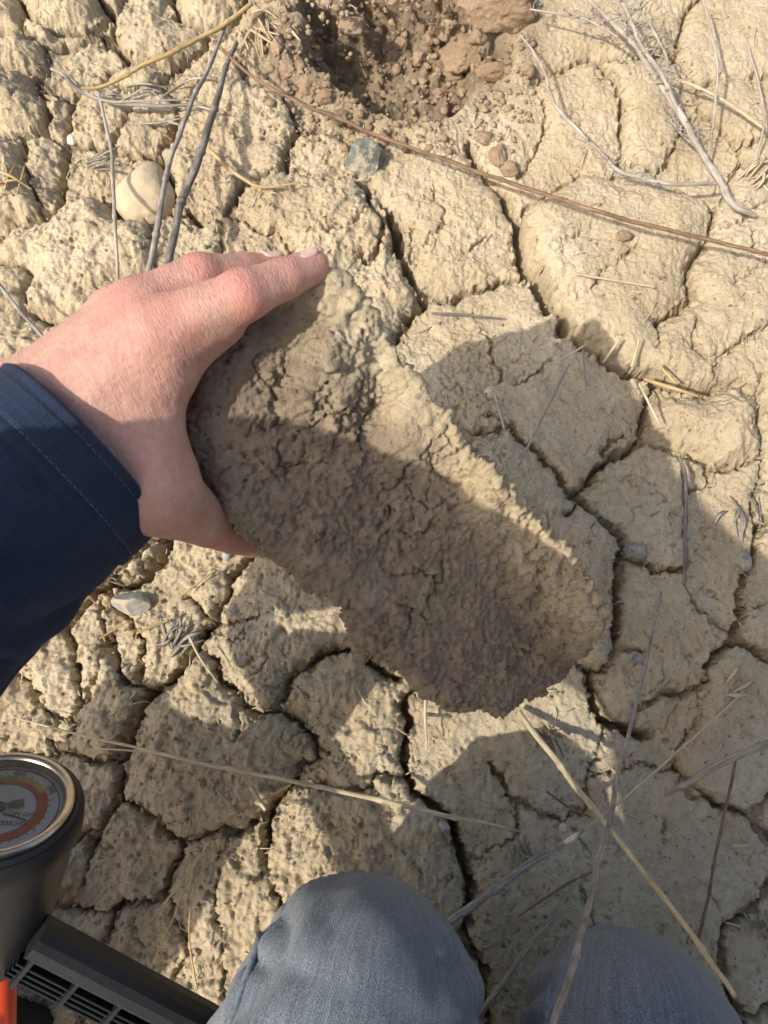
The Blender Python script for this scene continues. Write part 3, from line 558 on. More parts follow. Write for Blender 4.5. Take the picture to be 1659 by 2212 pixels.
# each plate between the cracks is a piece of its own
NX = len(gx)
lc = LAB[:-1, :-1]
order = np.argsort(lc.ravel(), kind='stable'); sl_ = lc.ravel()[order]; bounds = np.searchsorted(sl_, np.arange(sl_.max()+2))
jit = .0006
VX = XX+jit*pn2(XX/.004, YY/.004, 41)+WDX; VY = YY+jit*pn2(XX/.004, YY/.004, 42)+WDY
for k in range(1, sl_.max()+1):
    c = order[bounds[k]:bounds[k+1]]
    if len(c) < 60: continue
    jy, jx = c//(NX-1), c % (NX-1)
    vis = inside[jy, jx].any()
    if vis:
        v0 = jy*NX+jx; Q = np.stack([v0, v0+1, v0+NX+1, v0+NX], 1)
    else:
        s = 4; mm = (jy % s == 0) & (jx % s == 0) & (jy+s < len(gy)) & (jx+s < NX)
        v0 = (jy*NX+jx)[mm]; Q = np.stack([v0, v0+s, v0+s*NX+s, v0+s*NX], 1)
        if len(Q) < 12: continue
    u, inv = np.unique(Q, return_inverse=True); Q = inv.reshape(Q.shape)
    V = np.stack([VX.ravel()[u], VY.ravel()[u], Z.ravel()[u]], 1)
    cen = np.array((V[:, 0].mean(), V[:, 1].mean(), -.05), np.float32)
    me = np_mesh('soil_slab', V-cen, Q); add_attr(me, 'moist', MOIST.ravel()[u])
    o = link('soil_slab', me, ground, M['soil']); o.location = cen.tolist()
# ------------------------------------------------------------------ the clod of soil held in the hand
CLOD_OUT = [(705, 588), (762, 636), (818, 715), (890, 815), (970, 925), (1050, 1010), (1115, 1090), (1190, 1172), (1262, 1250), (1298, 1320), (1285, 1400), (1255, 1450), (1240, 1485), (1165, 1545), (1100, 1572), (1015, 1552), (925, 1515), (865, 1465), (780, 1400), (748, 1315), (690, 1282), (620, 1232), (560, 1192), (500, 1130), (436, 1072), (385, 988), (372, 890), (404, 808), (440, 735), (540, 665), (630, 615)]
def clod_depth(px, py):   # depth of the broken face along the view
    return .378+(px-420)*.000070+(py-900)*.000045
def clod():
    C0 = P(820, 1090, clod_depth(820, 1090))
    ex, ey, ez = CX, CU, -CF
    out = []
    for a, b in CLOD_OUT:
        q = P(a, b, clod_depth(a, b))-C0; out.append((q@ex, q@ey))
    out = np.array(out, np.float32)
    h = .0013
    ax, pts = grid_pts((out[:, 0].min()-.02, out[:, 1].min()-.02, -.13), (out[:, 0].max()+.02, out[:, 1].max()+.02, .085), h)
    U, V = np.meshgrid(ax[0], ax[1], indexing='ij')
    Uw = U+.0035*pn2(U/.016, V/.016, 71)+.0020*pn2(U/.006, V/.006, 72); Vw = V+.0035*pn2(U/.016, V/.016, 73)+.0020*pn2(U/.006, V/.006, 74)
    sdp = np.full(U.shape, 9., np.float32); ins = np.zeros(U.shape, bool); n = len(out)
    rdg = np.full(U.shape, 9., np.float32)
    for i in range(n):
        a, b = out[i], out[(i+1) % n]; ab = b-a
        t = np.clip(((Uw-a[0])*ab[0]+(Vw-a[1])*ab[1])/(ab@ab), 0, 1); d = np.hypot(Uw-a[0]-t*ab[0], Vw-a[1]-t*ab[1])
        sdp = np.minimum(sdp, d)
        if i < 9: rdg = np.minimum(rdg, d)
        c = (a[1] > Vw) != (b[1] > Vw)
        with np.errstate(divide='ignore', invalid='ignore'):
            ins ^= c & (Uw < (b[0]-a[0])*(Vw-a[1])/(b[1]-a[1])+a[0])
    sdp = np.where(ins, -sdp, sdp)
    sdp = sdp-.0010
    # depth slope of the face: w = toward the camera
    slope_u = -.000085*FPX/1.0*.42/.42; su = -.000070*FPX/.42; sv = .000045*FPX/.42
    front = su*U+sv*V
    rim = np.clip(1-rdg/.040, 0, 1)
    front = front+.011*rim                                            # the rim towards the crust stands up
    wide = .0028*pn2(U/.07, V/.07, 75)+.0022*pn2(U/.032, V/.032, 76)
    for q_, (dx_, dy_, cc_) in enumerate(((.8, .6, .035), (-.5, .87, .05), (.95, -.3, .05), (.2, -.98, .06))):   # broken facets
        front = front-.16*np.maximum(0, U*dx_+V*dy_-cc_)*(1-sstep(.05, .0, rdg))
    front = front+wide
    def bump_at(px, py, r, hh):
        q = P(px, py, clod_depth(px, py))-C0
        return hh*np.exp(-(((U-q@ex)**2+(V-q@ey)**2)/(r*r)))
    front = front+bump_at(690, 800, .014, .011)+bump_at(740, 760, .010, .008)+bump_at(755, 850, .008, .007)-bump_at(815, 880, .011, .012)-bump_at(620, 790, .012, .009)+bump_at(655, 865, .009, .006)
    front = front-bump_at(960, 1020, .020, .007)+bump_at(1060, 1060, .020, .007)+bump_at(900, 960, .02, .006)-bump_at(1100, 1150, .022, .005)+bump_at(1250, 1300, .02, .005)
    edge_fall = sstep(-.009, .002, sdp)
    front = front-.009*edge_fall*(1-rim)
    th = .062*sstep(.0, -.055, sdp)+.012
    F = np.maximum(pts[..., 2]-front[..., None], (front-th)[..., None]-pts[..., 2])
    F = smin(-np.broadcast_to(-sdp[..., None], F.shape)*1.0, F, .0001) if False else np.maximum(F*.8, sdp[..., None])
    Vt, Q = surface_nets(F.astype(np.float32), (ax[0][0], ax[1][0], ax[2][0]), h)
    N = vnormals(Vt, Q)
    p = Vt
    nz1 = pn3(p/.021, 1); rr = np.clip(.75+.9*pn3(p/.04, 9), .35, 1.35)
    pw = p+.0012*np.stack([pn3(p/.004, 31), pn3(p/.004, 32), pn3(p/.004, 33)], 1)
    g1, k1 = worley3(pw/.0095, 1); g2, k2 = worley3(pw/.0050, 2); g3, k3 = worley3(pw/.0031, 3)
    dsp = .0022*nz1+.0016*pn3(p/.010, 2)+rr*(.0052*sstep(.75, .15, g1)*(k1-.3)*sstep(.0, .3, pn3(p/.05, 40)+.1)+.0034*sstep(.75, .15, g2)*(k2-.25)+.0032*sstep(.7, .2, g3)*k3)+.0014*pn3(p/.0026, 4)
    dsp = dsp-.0030*(k2 > .90)*sstep(.42, .15, g2)
    dsp = dsp+.0016*sstep(.0, .05, pn3(p/.018, 7)+.4*pn3(p/.006, 8))*rr
    # fine shrinkage cracks
    for sc, s_, am in ((.026, 5, .0042), (.015, 6, .0028)):
        q3 = p+.004*np.stack([pn3(p/.008, 11+s_), pn3(p/.008, 12+s_), pn3(p/.008, 13+s_)], 1)
        dsp = dsp-am*sstep(.045, .0, np.abs(pn3(q3/sc, s_)))*sstep(-.1, .25, pn3(p/.05, s_+20))
    Vt = Vt+N*dsp[:, None]
    iu = np.clip(((p[:, 0]-ax[0][0])/h).astype(int), 0, U.shape[0]-1); iv = np.clip(((p[:, 1]-ax[1][0])/h).astype(int), 0, U.shape[1]-1)
    crust = sstep(.036, .010, rdg[iu, iv]+.012*pn3(p/.018, 14)+.006*pn3(p/.006, 15))
    W = C0+Vt[:, :1]*ex+Vt[:, 1:2]*ey+Vt[:, 2:3]*ez
    me = np_mesh('soil_clod', W, Q); add_attr(me, 'moist', 1-crust)
    o = link('soil_clod', me, mat=M['clod'])
    tag(o, 'big brown crumbly clod of soil held in the hand', 'soil clod')
    recentre(o)
    return o
clod()
#@@CLOD_END
# ------------------------------------------------------------------ the kneeling person
person = empty('person', (0.03, -.35, 0))
tag(person, 'kneeling person in navy jacket and faded blue jeans holding out a clod of soil', 'person')
person_inv = Matrix.Translation((-0.03, .35, 0))
def part(name, me, m, parent=person):
    o = link(name, me, mat=m); o.parent = parent
    o.matrix_parent_inverse = person_inv if parent is person else parent.matrix_world.inverted()
    return o

def skin_material():
    m, nt, b = mat('skin'); L = nt.links; pos = geo_pos(nt)
    at = nt.nodes.new('ShaderNodeAttribute'); at.attribute_name = 'flush'
    c = ramp(nt, noise(nt, pos, 70, 4), [(.3, (.485, .275, .21)), (.7, (.585, .355, .28))])
    c = mix(nt, math_n(nt, 'MULTIPLY', at.outputs['Fac'], .85), c, (.53, .20, .16))
    c = mix(nt, ramp(nt, noise(nt, pos, 300, 4, .65), [(.42, 0), (.72, .5)]), c, (.43, .185, .135))
    c = mix(nt, ramp(nt, noise(nt, pos, 45, 3), [(.5, 0), (.72, .35)]), c, (.50, .21, .165))
    dirt = math_n(nt, 'MULTIPLY', ramp(nt, noise(nt, pos, 520, 4, .7), [(.50, 0), (.66, .75)]), ramp(nt, noise(nt, pos, 60, 2), [(.46, 0), (.62, 1)]))
    c = mix(nt, dirt, c, (.36, .26, .18))
    L.new(c, b.inputs['Base Color'])
    b.inputs['Roughness'].default_value = .5; b.inputs['Specular IOR Level'].default_value = .35
    b.inputs['Subsurface Weight'].default_value = .10; b.inputs['Subsurface Radius'].default_value = (1.0, .35, .2); b.inputs['Subsurface Scale'].default_value = .0035
    # creases across the back of the hand
    uv = nt.nodes.new('ShaderNodeAttribute'); uv.attribute_name = 'uvw'
    mp = nt.nodes.new('ShaderNodeMapping'); mp.inputs['Scale'].default_value = (1100, 240, 240); L.new(uv.outputs['Vector'], mp.inputs['Vector'])
    n0 = noise(nt, mp.outputs[0], 1.0, 4, .6)
    v = nd(nt, 'ShaderNodeTexVoronoi', Scale=700.0); v.feature = 'DISTANCE_TO_EDGE'; L.new(pos, v.inputs['Vector'])
    h1 = bump(nt, n0, .55, .0016)
    h2 = bump(nt, ramp(nt, v.outputs['Distance'], [(0, 0), (.25, 1)]), .22, .0004, h1)
    L.new(h2, b.inputs['Normal'])
    return m
M['skin'] = skin_material()
M['nail'] = plain('nail', (.66, .45, .38), .32, .5, var=.08, scale=200)

def hand():
    ch = {}
    palm = [((-130, 1170, .375), (60, 985, .378), .027, .027), ((-130, 1120, .385), (40, 900, .386), .022, .023),
            ((85, 960, .370), (340, 722, .353), .018, .0135), ((40, 895, .376), (296, 676, .367), .019, .013),
            ((25, 880, .390), (258, 678, .384), .017, .0125), ((40, 900, .405), (225, 705, .402), .016, .012),
            ((110, 1030, .374), (345, 1072, .368), .024, .0175), ((200, 890, .364), (345, 800, .360), .020, .015),
            ((220, 960, .366), (330, 1010, .369), .020, .017), ((322, 820, .368), (322, 990, .371), .0162, .0162),
            ((325, 770, .370), (470, 690, .366), .019, .0135)]
    fingers = {
        'index': [((340, 718, .353), .0142), ((522, 640, .354), .0110), ((614, 602, .366), .0088), ((678, 575, .376), .0075)],
        'middle': [((292, 670, .368), .0135), ((432, 604, .378), .0110), ((532, 585, .394), .0088), ((598, 580, .404), .0076)],
        'ring': [((258, 678, .384), .0125), ((362, 645, .394), .0102), ((470, 640, .410), .0085), ((520, 640, .418), .0072)],
        'pinky': [((225, 705, .402), .011), ((300, 690, .416), .0088), ((370, 700, .426), .0075), ((420, 705, .430), .0065)],
        'thumb': [((345, 1072, .372), .0175), ((452, 1128, .412), .0128), ((508, 1150, .440), .0115), ((545, 1166, .458), .0096)]}
    h = .00145
    allp = np.array([P(*a) for c in fingers.values() for a, r in c]+[P(*c[0]) for c in palm]+[P(*c[1]) for c in palm])
    lo, hi = allp.min(0)-.036, allp.max(0)+.036
    ax, pts = grid_pts(lo, hi, h)
    F = None
    for a, b, r1, r2 in palm:
        d = cone_sd(pts, P(*a), P(*b), r1*1.03, r2*1.03); F = d if F is None else smin(F, d, .013)
    E = None
    for nm, c in fingers.items():
        f = None
        for (a, r1), (b, r2) in zip(c[:-1], c[1:]):
            d = cone_sd(pts, P(*a), P(*b), r1*1.08, r2*1.08); f = d if f is None else smin(f, d, .003)
        # knuckle of the middle joint
        kn = P(*c[1][0])+(-CF*.55+CU*.8)*c[1][1]*.14
        f = smin(f, np.linalg.norm(pts-kn.astype(np.float32), axis=-1)-c[1][1]*.93, .004)
        E = f if E is None else smin(E, f, .0006)
    F = smin(F, E, .008)
    V, Q = surface_nets(F.astype(np.float32), lo, h)
    # even the voxel steps out
    for it in range(3):
        acc = np.zeros_like(V); cn = np.zeros(len(V))
        for k in range(4):
            for kk in (1, 3):
                np.add.at(acc, Q[:, k], V[Q[:, (k+kk) % 4]]); np.add.at(cn, Q[:, k], 1)
        V = V*.5+.5*acc/cn[:, None]
    N = vnormals(V, Q)
    ia, im = P(340, 718, .353), P(522, 640, .354)
    flush = np.zeros(len(V)); dsp = np.zeros(len(V))
    for nm, c in fingers.items():
        for j, am in ((1, 1.0), (2, .55)):
            kp = P(*c[j][0]); d0 = P(*c[j+1][0])-P(*c[j-1][0]); d0 /= np.linalg.norm(d0)
            rel = V-kp; s = rel@d0; rad = np.linalg.norm(rel-s[:, None]*d0, axis=1)
            dors = np.clip(N@(-CF*.6+CU*.8), 0, 1)
            wgt = np.exp(-(s/.0075)**2)*(rad < c[j][1]*1.6)*dors
            wob = s+.0016*pn3(V/.005, 81)
            dsp -= am*.00075*wgt*sstep(.42, .12, np.abs(np.sin(wob/.0026*math.pi)))
            flush = np.maximum(flush, .65*am*np.exp(-(s/.010)**2)*(rad < c[j][1]*1.7))
        tp = P(*c[3][0]); flush = np.maximum(flush, .55*np.exp(-(np.linalg.norm(V-tp, axis=1)/.013)**2))
    for q in ((345, 700, .345), (300, 655, .36)):
        flush = np.maximum(flush, .55*np.exp(-(np.linalg.norm(V-P(*q), axis=1)/.020)**2))
    fold = np.abs(pn3(np.stack([(V@((im-ia)/np.linalg.norm(im-ia)))/.0028, V[:, 0]/.02, V[:, 2]/.02], 1), 85))
    mk = np.exp(-(np.linalg.norm(V-P(300, 760, .345), axis=1)/.026)**2)+.5*np.exp(-(np.linalg.norm(V-P(200, 850, .35), axis=1)/.03)**2)
    dsp -= .00055*mk*sstep(.16, .02, fold)
    dsp += .0006*pn3(V/.012, 82)+.0005*pn3(V/.03, 83)
    # tendons and a fold at the web
    for a, b in (((110, 900, .352), (340, 705, .338)), ((60, 850, .36), (296, 662, .352))):
        pa, pb = P(*a), P(*b); ab = pb-pa; t = np.clip(((V-pa)@ab)/(ab@ab), 0, 1)
        d = np.linalg.norm(V-pa-t[:, None]*ab, axis=1); dsp += .0011*np.exp(-(d/.0075)**2)*np.sin(np.pi*t)
    V = V+N*dsp[:, None]
    d1 = im-ia; d1 /= np.linalg.norm(d1); d2 = np.cross(d1, -CF); d2 /= np.linalg.norm(d2)
    me = np_mesh('hand', V, Q); add_attr(me, 'flush', np.clip(flush+.12*pn3(V/.02, 84), 0, 1))
    add_attr(me, 'uvw', np.stack([V@d1, V@d2, V@np.cross(d1, d2)], 1))
    o = part('hand', me, M['skin']); o['label'] = 'left hand reaching in from the left, fingers along the top of the clod'
    # nails of index finger and thumb
    for c, nrm, ln in ((fingers['index'], -CF*.30+CU*.95-CX*.12, .0125), (fingers['middle'], -CF*.2+CU*.97, .012), (fingers['thumb'], -CF*.1-CU*.99, .013)):
        a, b = P(*c[2][0]), P(*c[3][0]); ax_ = (b-a)/np.linalg.norm(b-a); r0 = c[3][1]
        n0 = nrm-ax_*(nrm@ax_); n0 /= np.linalg.norm(n0); bt = np.cross(ax_, n0)
        VV = []; FF = []; nu, nv = 9, 9
        for i in range(nu):
            for j in range(nv):
                u = i/(nu-1); v = -1+2*j/(nv-1)
                sh = math.sqrt(max(0, 1-max(0, (u-.62)/.38)**2*.75-max(0, (.3-u)/.3)**2*.35))
                th = v*R(50)*sh
                rad = r0*(1.10-.02*u)+.0007-.0022*max(0, u-.75)**2*16*.3
                VV.append(b+ax_*(-ln*.72+ln*u*.98)+(n0*math.cos(th)+bt*math.sin(th)*.96)*rad)
        for i in range(nu-1):
            for j in range(nv-1): FF.append((i*nv+j, i*nv+j+1, (i+1)*nv+j+1, (i+1)*nv+j))
        nm_ = py_mesh('fingernail', VV, FF); no = part('fingernail', nm_, M['nail'], o)
        sm = no.modifiers.new('s', 'SOLIDIFY'); sm.thickness = .0009; sm.offset = -1
    return o
HAND = hand()
#@@HAND_END
def cloth_coat():
    m, nt, b = mat('navy_ripstop'); L = nt.links
    at = nt.nodes.new('ShaderNodeAttribute'); at.attribute_name = 'uvw'
    sx = nt.nodes.new('ShaderNodeSeparateXYZ'); L.new(at.outputs['Vector'], sx.inputs[0])
    def wave(src, per, sharp):
        s = math_n(nt, 'SINE', math_n(nt, 'MULTIPLY', src, 2*math.pi/per)); return ramp(nt, math_n(nt, 'ADD', math_n(nt, 'MULTIPLY', s, .5), .5), [(sharp, 0), (1, 1)])
    grid = math_n(nt, 'MAXIMUM', wave(sx.outputs[0], .0062, .80), wave(sx.outputs[1], .0062, .80))
    weave = math_n(nt, 'MULTIPLY', wave(sx.outputs[0], .0011, .2), wave(sx.outputs[1], .0011, .2))
    base = ramp(nt, noise(nt, at.outputs['Vector'], 22, 4), [(.3, (.011, .018, .038)), (.7, (.022, .036, .070))])
    c = mix(nt, math_n(nt, 'MULTIPLY', grid, .10), base, (.040, .058, .095))
    v = nd(nt, 'ShaderNodeTexVoronoi', Scale=42.0); L.new(at.outputs['Vector'], v.inputs['Vector'])
    lint = math_n(nt, 'MULTIPLY', ramp(nt, v.outputs['Distance'], [(.05, 1), (.08, 0)]), ramp(nt, nd_sep(nt, v.outputs['Color']), [(.90, 0), (.91, 1)]))
    c = mix(nt, lint, c, (.55, .53, .48))
    L.new(c, b.inputs['Base Color']); b.inputs['Roughness'].default_value = .85; b.inputs['Specular IOR Level'].default_value = .2
    b.inputs['Sheen Weight'].default_value = .04; b.inputs['Sheen Roughness'].default_value = .5
    h = bump(nt, math_n(nt, 'ADD', grid, math_n(nt, 'MULTIPLY', weave, .6)), .45, .0006)
    L.new(bump(nt, noise(nt, at.outputs['Vector'], 30, 3), .25, .004, h), b.inputs['Normal'])
    return m
M['navy'] = cloth_coat()
M['stitch'] = plain('stitch_thread', (.11, .125, .16), .8, .1, var=.2, scale=300)
SHOULDER_L = np.array((-.288, -.064, .596))
def sleeve():
    C = [P(188, 966, .377), P(72, 1060, .366), P(-90, 1185, .352), P(-290, 1330, .345), P(-540, 1440, .345)]
    C.append((C[-1]*.55+SHOULDER_L*.45)+np.array((-.03, .01, -.005))); C.append(SHOULDER_L)
    rad = [.0515, .0540, .0590, .0640, .0680, .074, .082]
    n, m_ = 96, 150
    cl = np.array(resample([np.append(c, r) for c, r in zip(C, rad)], m_))
    V = np.zeros((m_, n, 3)); UV = np.zeros((m_, n, 3))
    d0 = cl[1, :3]-cl[0, :3]
    s_acc = 0
    a_prev = None
    for i in range(m_):
        d = cl[min(i+1, m_-1), :3]-cl[max(i-1, 0), :3]; d /= np.linalg.norm(d)
        a = (np.cross(d, -CF) if a_prev is None else a_prev-d*(a_prev@d)); a /= np.linalg.norm(a); a_prev = a
        b = np.cross(a, d)
        if i: s_acc += np.linalg.norm(cl[i, :3]-cl[i-1, :3])
        th = np.linspace(0, 2*np.pi, n, endpoint=False)
        r = cl[i, 3]*np.ones(n)
        q = np.stack([np.cos(th)*1.6, np.sin(th)*1.6, np.full(n, s_acc/.05)], 1)
        fold = sstep(.02, .07, s_acc)
        r = r*(1+.034*(.45+fold)*pn3(q, 91)+.075*fold*(np.abs(pn3(q*np.array((1, 1, 1.9))+.5*pn3(q, 93)[:, None], 92))*2-.5))
        hem = .0020*(sstep(.0, .002, s_acc)-sstep(.0265, .0285, s_acc))
        r = r+hem-.0010*np.exp(-((s_acc-.022)/.0012)**2)-.0010*np.exp(-((s_acc-.005)/.0012)**2)-.004*np.exp(-s_acc/.004)*0
        V[i] = cl[i, :3]+r[:, None]*(np.cos(th)[:, None]*a+np.sin(th)[:, None]*b*.93)
        UV[i] = np.stack([th*.06, np.full(n, s_acc), np.zeros(n)], 1)
    V = V.reshape(-1, 3); UV = UV.reshape(-1, 3)
    idx = np.arange(m_*n).reshape(m_, n)
    Q = np.stack([idx[:-1], np.roll(idx, -1, 1)[:-1], np.roll(idx, -1, 1)[1:], idx[1:]], -1).reshape(-1, 4)
    me = np_mesh('jacket_sleeve', V, Q[:, ::-1]); add_attr(me, 'uvw', UV)
    o = part('jacket_sleeve', me, M['navy']); o['label'] = 'navy ripstop jacket sleeve ending in a stitched cuff'
    sm = o.modifiers.new('s', 'SOLIDIFY'); sm.thickness = .0022; sm.offset = -1
    # two stitch lines round the hem
    for si in (.0052, .0222):
        k = min(range(m_), key=lambda i: abs(UV[i*n, 1]-si))
        VV = []; FF = []
        ring = V[k*n:(k+1)*n]; nxt = V[(k+1)*n:(k+2)*n]; cen = cl[k, :3]
        for j in range(n):
            p0, p1 = ring[j], ring[(j+1) % n]; e = p1-p0
            out = (p0+p1)/2-cen; out /= np.linalg.norm(out); dd = nxt[j]-ring[j]; dd /= np.linalg.norm(dd)
            for t0, t1 in ((.08, .82),):
                A, B = p0+e*t0+out*.0002, p0+e*t1+out*.0002; w = dd*.00028; t_ = out*.00045; i0 = len(VV)
                VV += [A-w, A+w, B+w, B-w, A*.5+B*.5-w+t_, A*.5+B*.5+w+t_]
                FF += [(i0, i0+1, i0+5, i0+4), (i0+4, i0+5, i0+2, i0+3)]
        part('stitching', py_mesh('stitching', VV, FF), M['stitch'], o)
    return o
SLEEVE = sleeve()

def denim():
    m, nt, b = mat('faded_denim'); L = nt.links
    at = nt.nodes.new('ShaderNodeAttribute'); at.attribute_name = 'uvw'
    def stretched(sc, k, det):
        mp = nt.nodes.new('ShaderNodeMapping'); mp.inputs['Scale'].default_value = (1, 1, k); L.new(at.outputs['Vector'], mp.inputs['Vector']); return noise(nt, mp.outputs[0], sc, det, .65)
    streak = stretched(430, .03, 4); slub = noise(nt, at.outputs['Vector'], 1500, 2, .7); big = noise(nt, at.outputs['Vector'], 14, 3)
    c = ramp(nt, streak, [(.30, (.095, .115, .145)), (.5, (.130, .153, .183)), (.70, (.185, .212, .24))])
    c = mix(nt, ramp(nt, slub, [(.50, 0), (.64, .62)]), c, (.31, .34, .365))
    c = mix(nt, ramp(nt, slub, [(.36, .7), (.48, 0)]), c, (.045, .058, .08))
    c = mix(nt, ramp(nt, stretched(700, .02, 2), [(.56, 0), (.70, .35)]), c, (.30, .33, .35))
    c = mix(nt, ramp(nt, big, [(.35, 0), (.7, .35)]), c, (.20, .215, .215))
    sx = nt.nodes.new('ShaderNodeSeparateXYZ'); L.new(at.outputs['Vector'], sx.inputs[0])
    tw = math_n(nt, 'SINE', math_n(nt, 'MULTIPLY', math_n(nt, 'ADD', sx.outputs[0], math_n(nt, 'MULTIPLY', sx.outputs[2], .9)), 2*math.pi/.0019))
    c = mix(nt, ramp(nt, tw, [(.2, .0), (.9, .22)]), c, (.05, .065, .09))
    L.new(c, b.inputs['Base Color']); b.inputs['Roughness'].default_value = .9; b.inputs['Specular IOR Level'].default_value = .1
    b.inputs['Sheen Weight'].default_value = .15
    h = bump(nt, math_n(nt, 'ADD', slub, math_n(nt, 'MULTIPLY', tw, .12)), .4, .0006)
    L.new(bump(nt, noise(nt, at.outputs['Vector'], 40, 4), .3, .004, h), b.inputs['Normal'])
    return m
M['denim'] = denim()
M['seam'] = plain('denim_seam', (.17, .20, .225), .9, .1, var=.35, scale=260, bumpd=.001)
M['sock'] = plain('black_boot', (.02, .019, .018), .7, .3)
def leg(knee, hip, ankle, rk, seed, seam_side):
    knee, hip, ankle = map(np.array, (knee, hip, ankle))
    h = .0036
    lo = np.minimum(np.minimum(knee, hip), ankle)-.13; hi = np.maximum(np.maximum(knee, hip), ankle)+.13
    ax, pts = grid_pts(lo, hi, h)
    kt = knee+(hip-knee)*.16; km = knee
    F = cone_sd(pts, kt, hip, rk*1.03, rk*1.30)
    F = smin(F, cone_sd(pts, km, kt, rk*.97, rk*1.02), .03)
    F = smin(F, cone_sd(pts, km+(ankle-km)*.12, ankle, rk*.86, rk*.72), .045)
    V, Q = surface_nets(F.astype(np.float32), lo, h)
    for it in range(2):
        acc = np.zeros_like(V); cn = np.zeros(len(V))
        for k in range(4):
            for kk in (1, 3):
                np.add.at(acc, Q[:, k], V[Q[:, (k+kk) % 4]]); np.add.at(cn, Q[:, k], 1)
        V = V*.5+.5*acc/cn[:, None]
    N = vnormals(V, Q)
    axis = (hip-knee)/np.linalg.norm(hip-knee)
    sd_ = np.cross(axis, (0, 0, 1)); sd_ /= np.linalg.norm(sd_); upv = np.cross(sd_, axis)
    rel = V-knee; s = rel@axis; a = rel@sd_; c = rel@upv
    # folds across the sides, tighter near the bend
    q = np.stack([a/.05, c/.05, s/.028], 1)
    side = np.clip(np.abs(N@sd_)*1.25-.25, 0, 1)
    dsp = side*.0075*(np.abs(pn3(q, seed))*2-.4)+.0022*pn3(V/.045, seed+1)+.0010*pn3(V/.02, seed+2)
    # side seam: a raised ridge along the leg
    ang = np.arctan2(a*seam_side, c); sr = (ang-R(62))*rk
    dsp += .0030*np.exp(-(sr/.0040)**2)+.0016*sstep(.0, .004, sr)*sstep(.02, .006, sr)
    V = V+N*dsp[:, None]
    me = np_mesh('trouser_leg', V, Q); add_attr(me, 'uvw', np.stack([np.arctan2(a, c)*rk, np.hypot(a, c)*.2, s], 1))
    o = part('trouser_leg', me, M['denim'])
    # seam piping
    pts_ = []
    for t in np.linspace(.0, 1, 40):
        ss = -.02+t*.24; th = R(62)*seam_side
        base = knee+axis*ss; rr = rk*(1.0+.10*max(0, ss)/.3)
        d0 = sd_*math.sin(th)+upv*math.cos(th)
        # nearest mesh vertex along this direction
        tgt = base+d0*rr; k = np.argmin(((V-tgt)**2).sum(1)); pts_.append(V[k]+d0*.0004)
    pts_ = np.array(pts_); ker = np.array((.25, .5, .25))
    for it in range(3): pts_[1:-1] = .25*pts_[:-2]+.5*pts_[1:-1]+.25*pts_[2:]
    VV, FF = sweep(pts_, [.0021]*len(pts_), 6)
    part('seam', py_mesh('seam', VV, FF), M['seam'], o)
    return o
KL = P(774, 2160, .452); KR = P(1366, 2250, .475)
LEG1 = leg(KL, (-.085, -.47, .27), (-.055, -.47, .07), .0700, 101, 1)
LEG2 = leg(KR, (.12, -.49, .27), (.19, -.50, .07), .066, 111, 1)

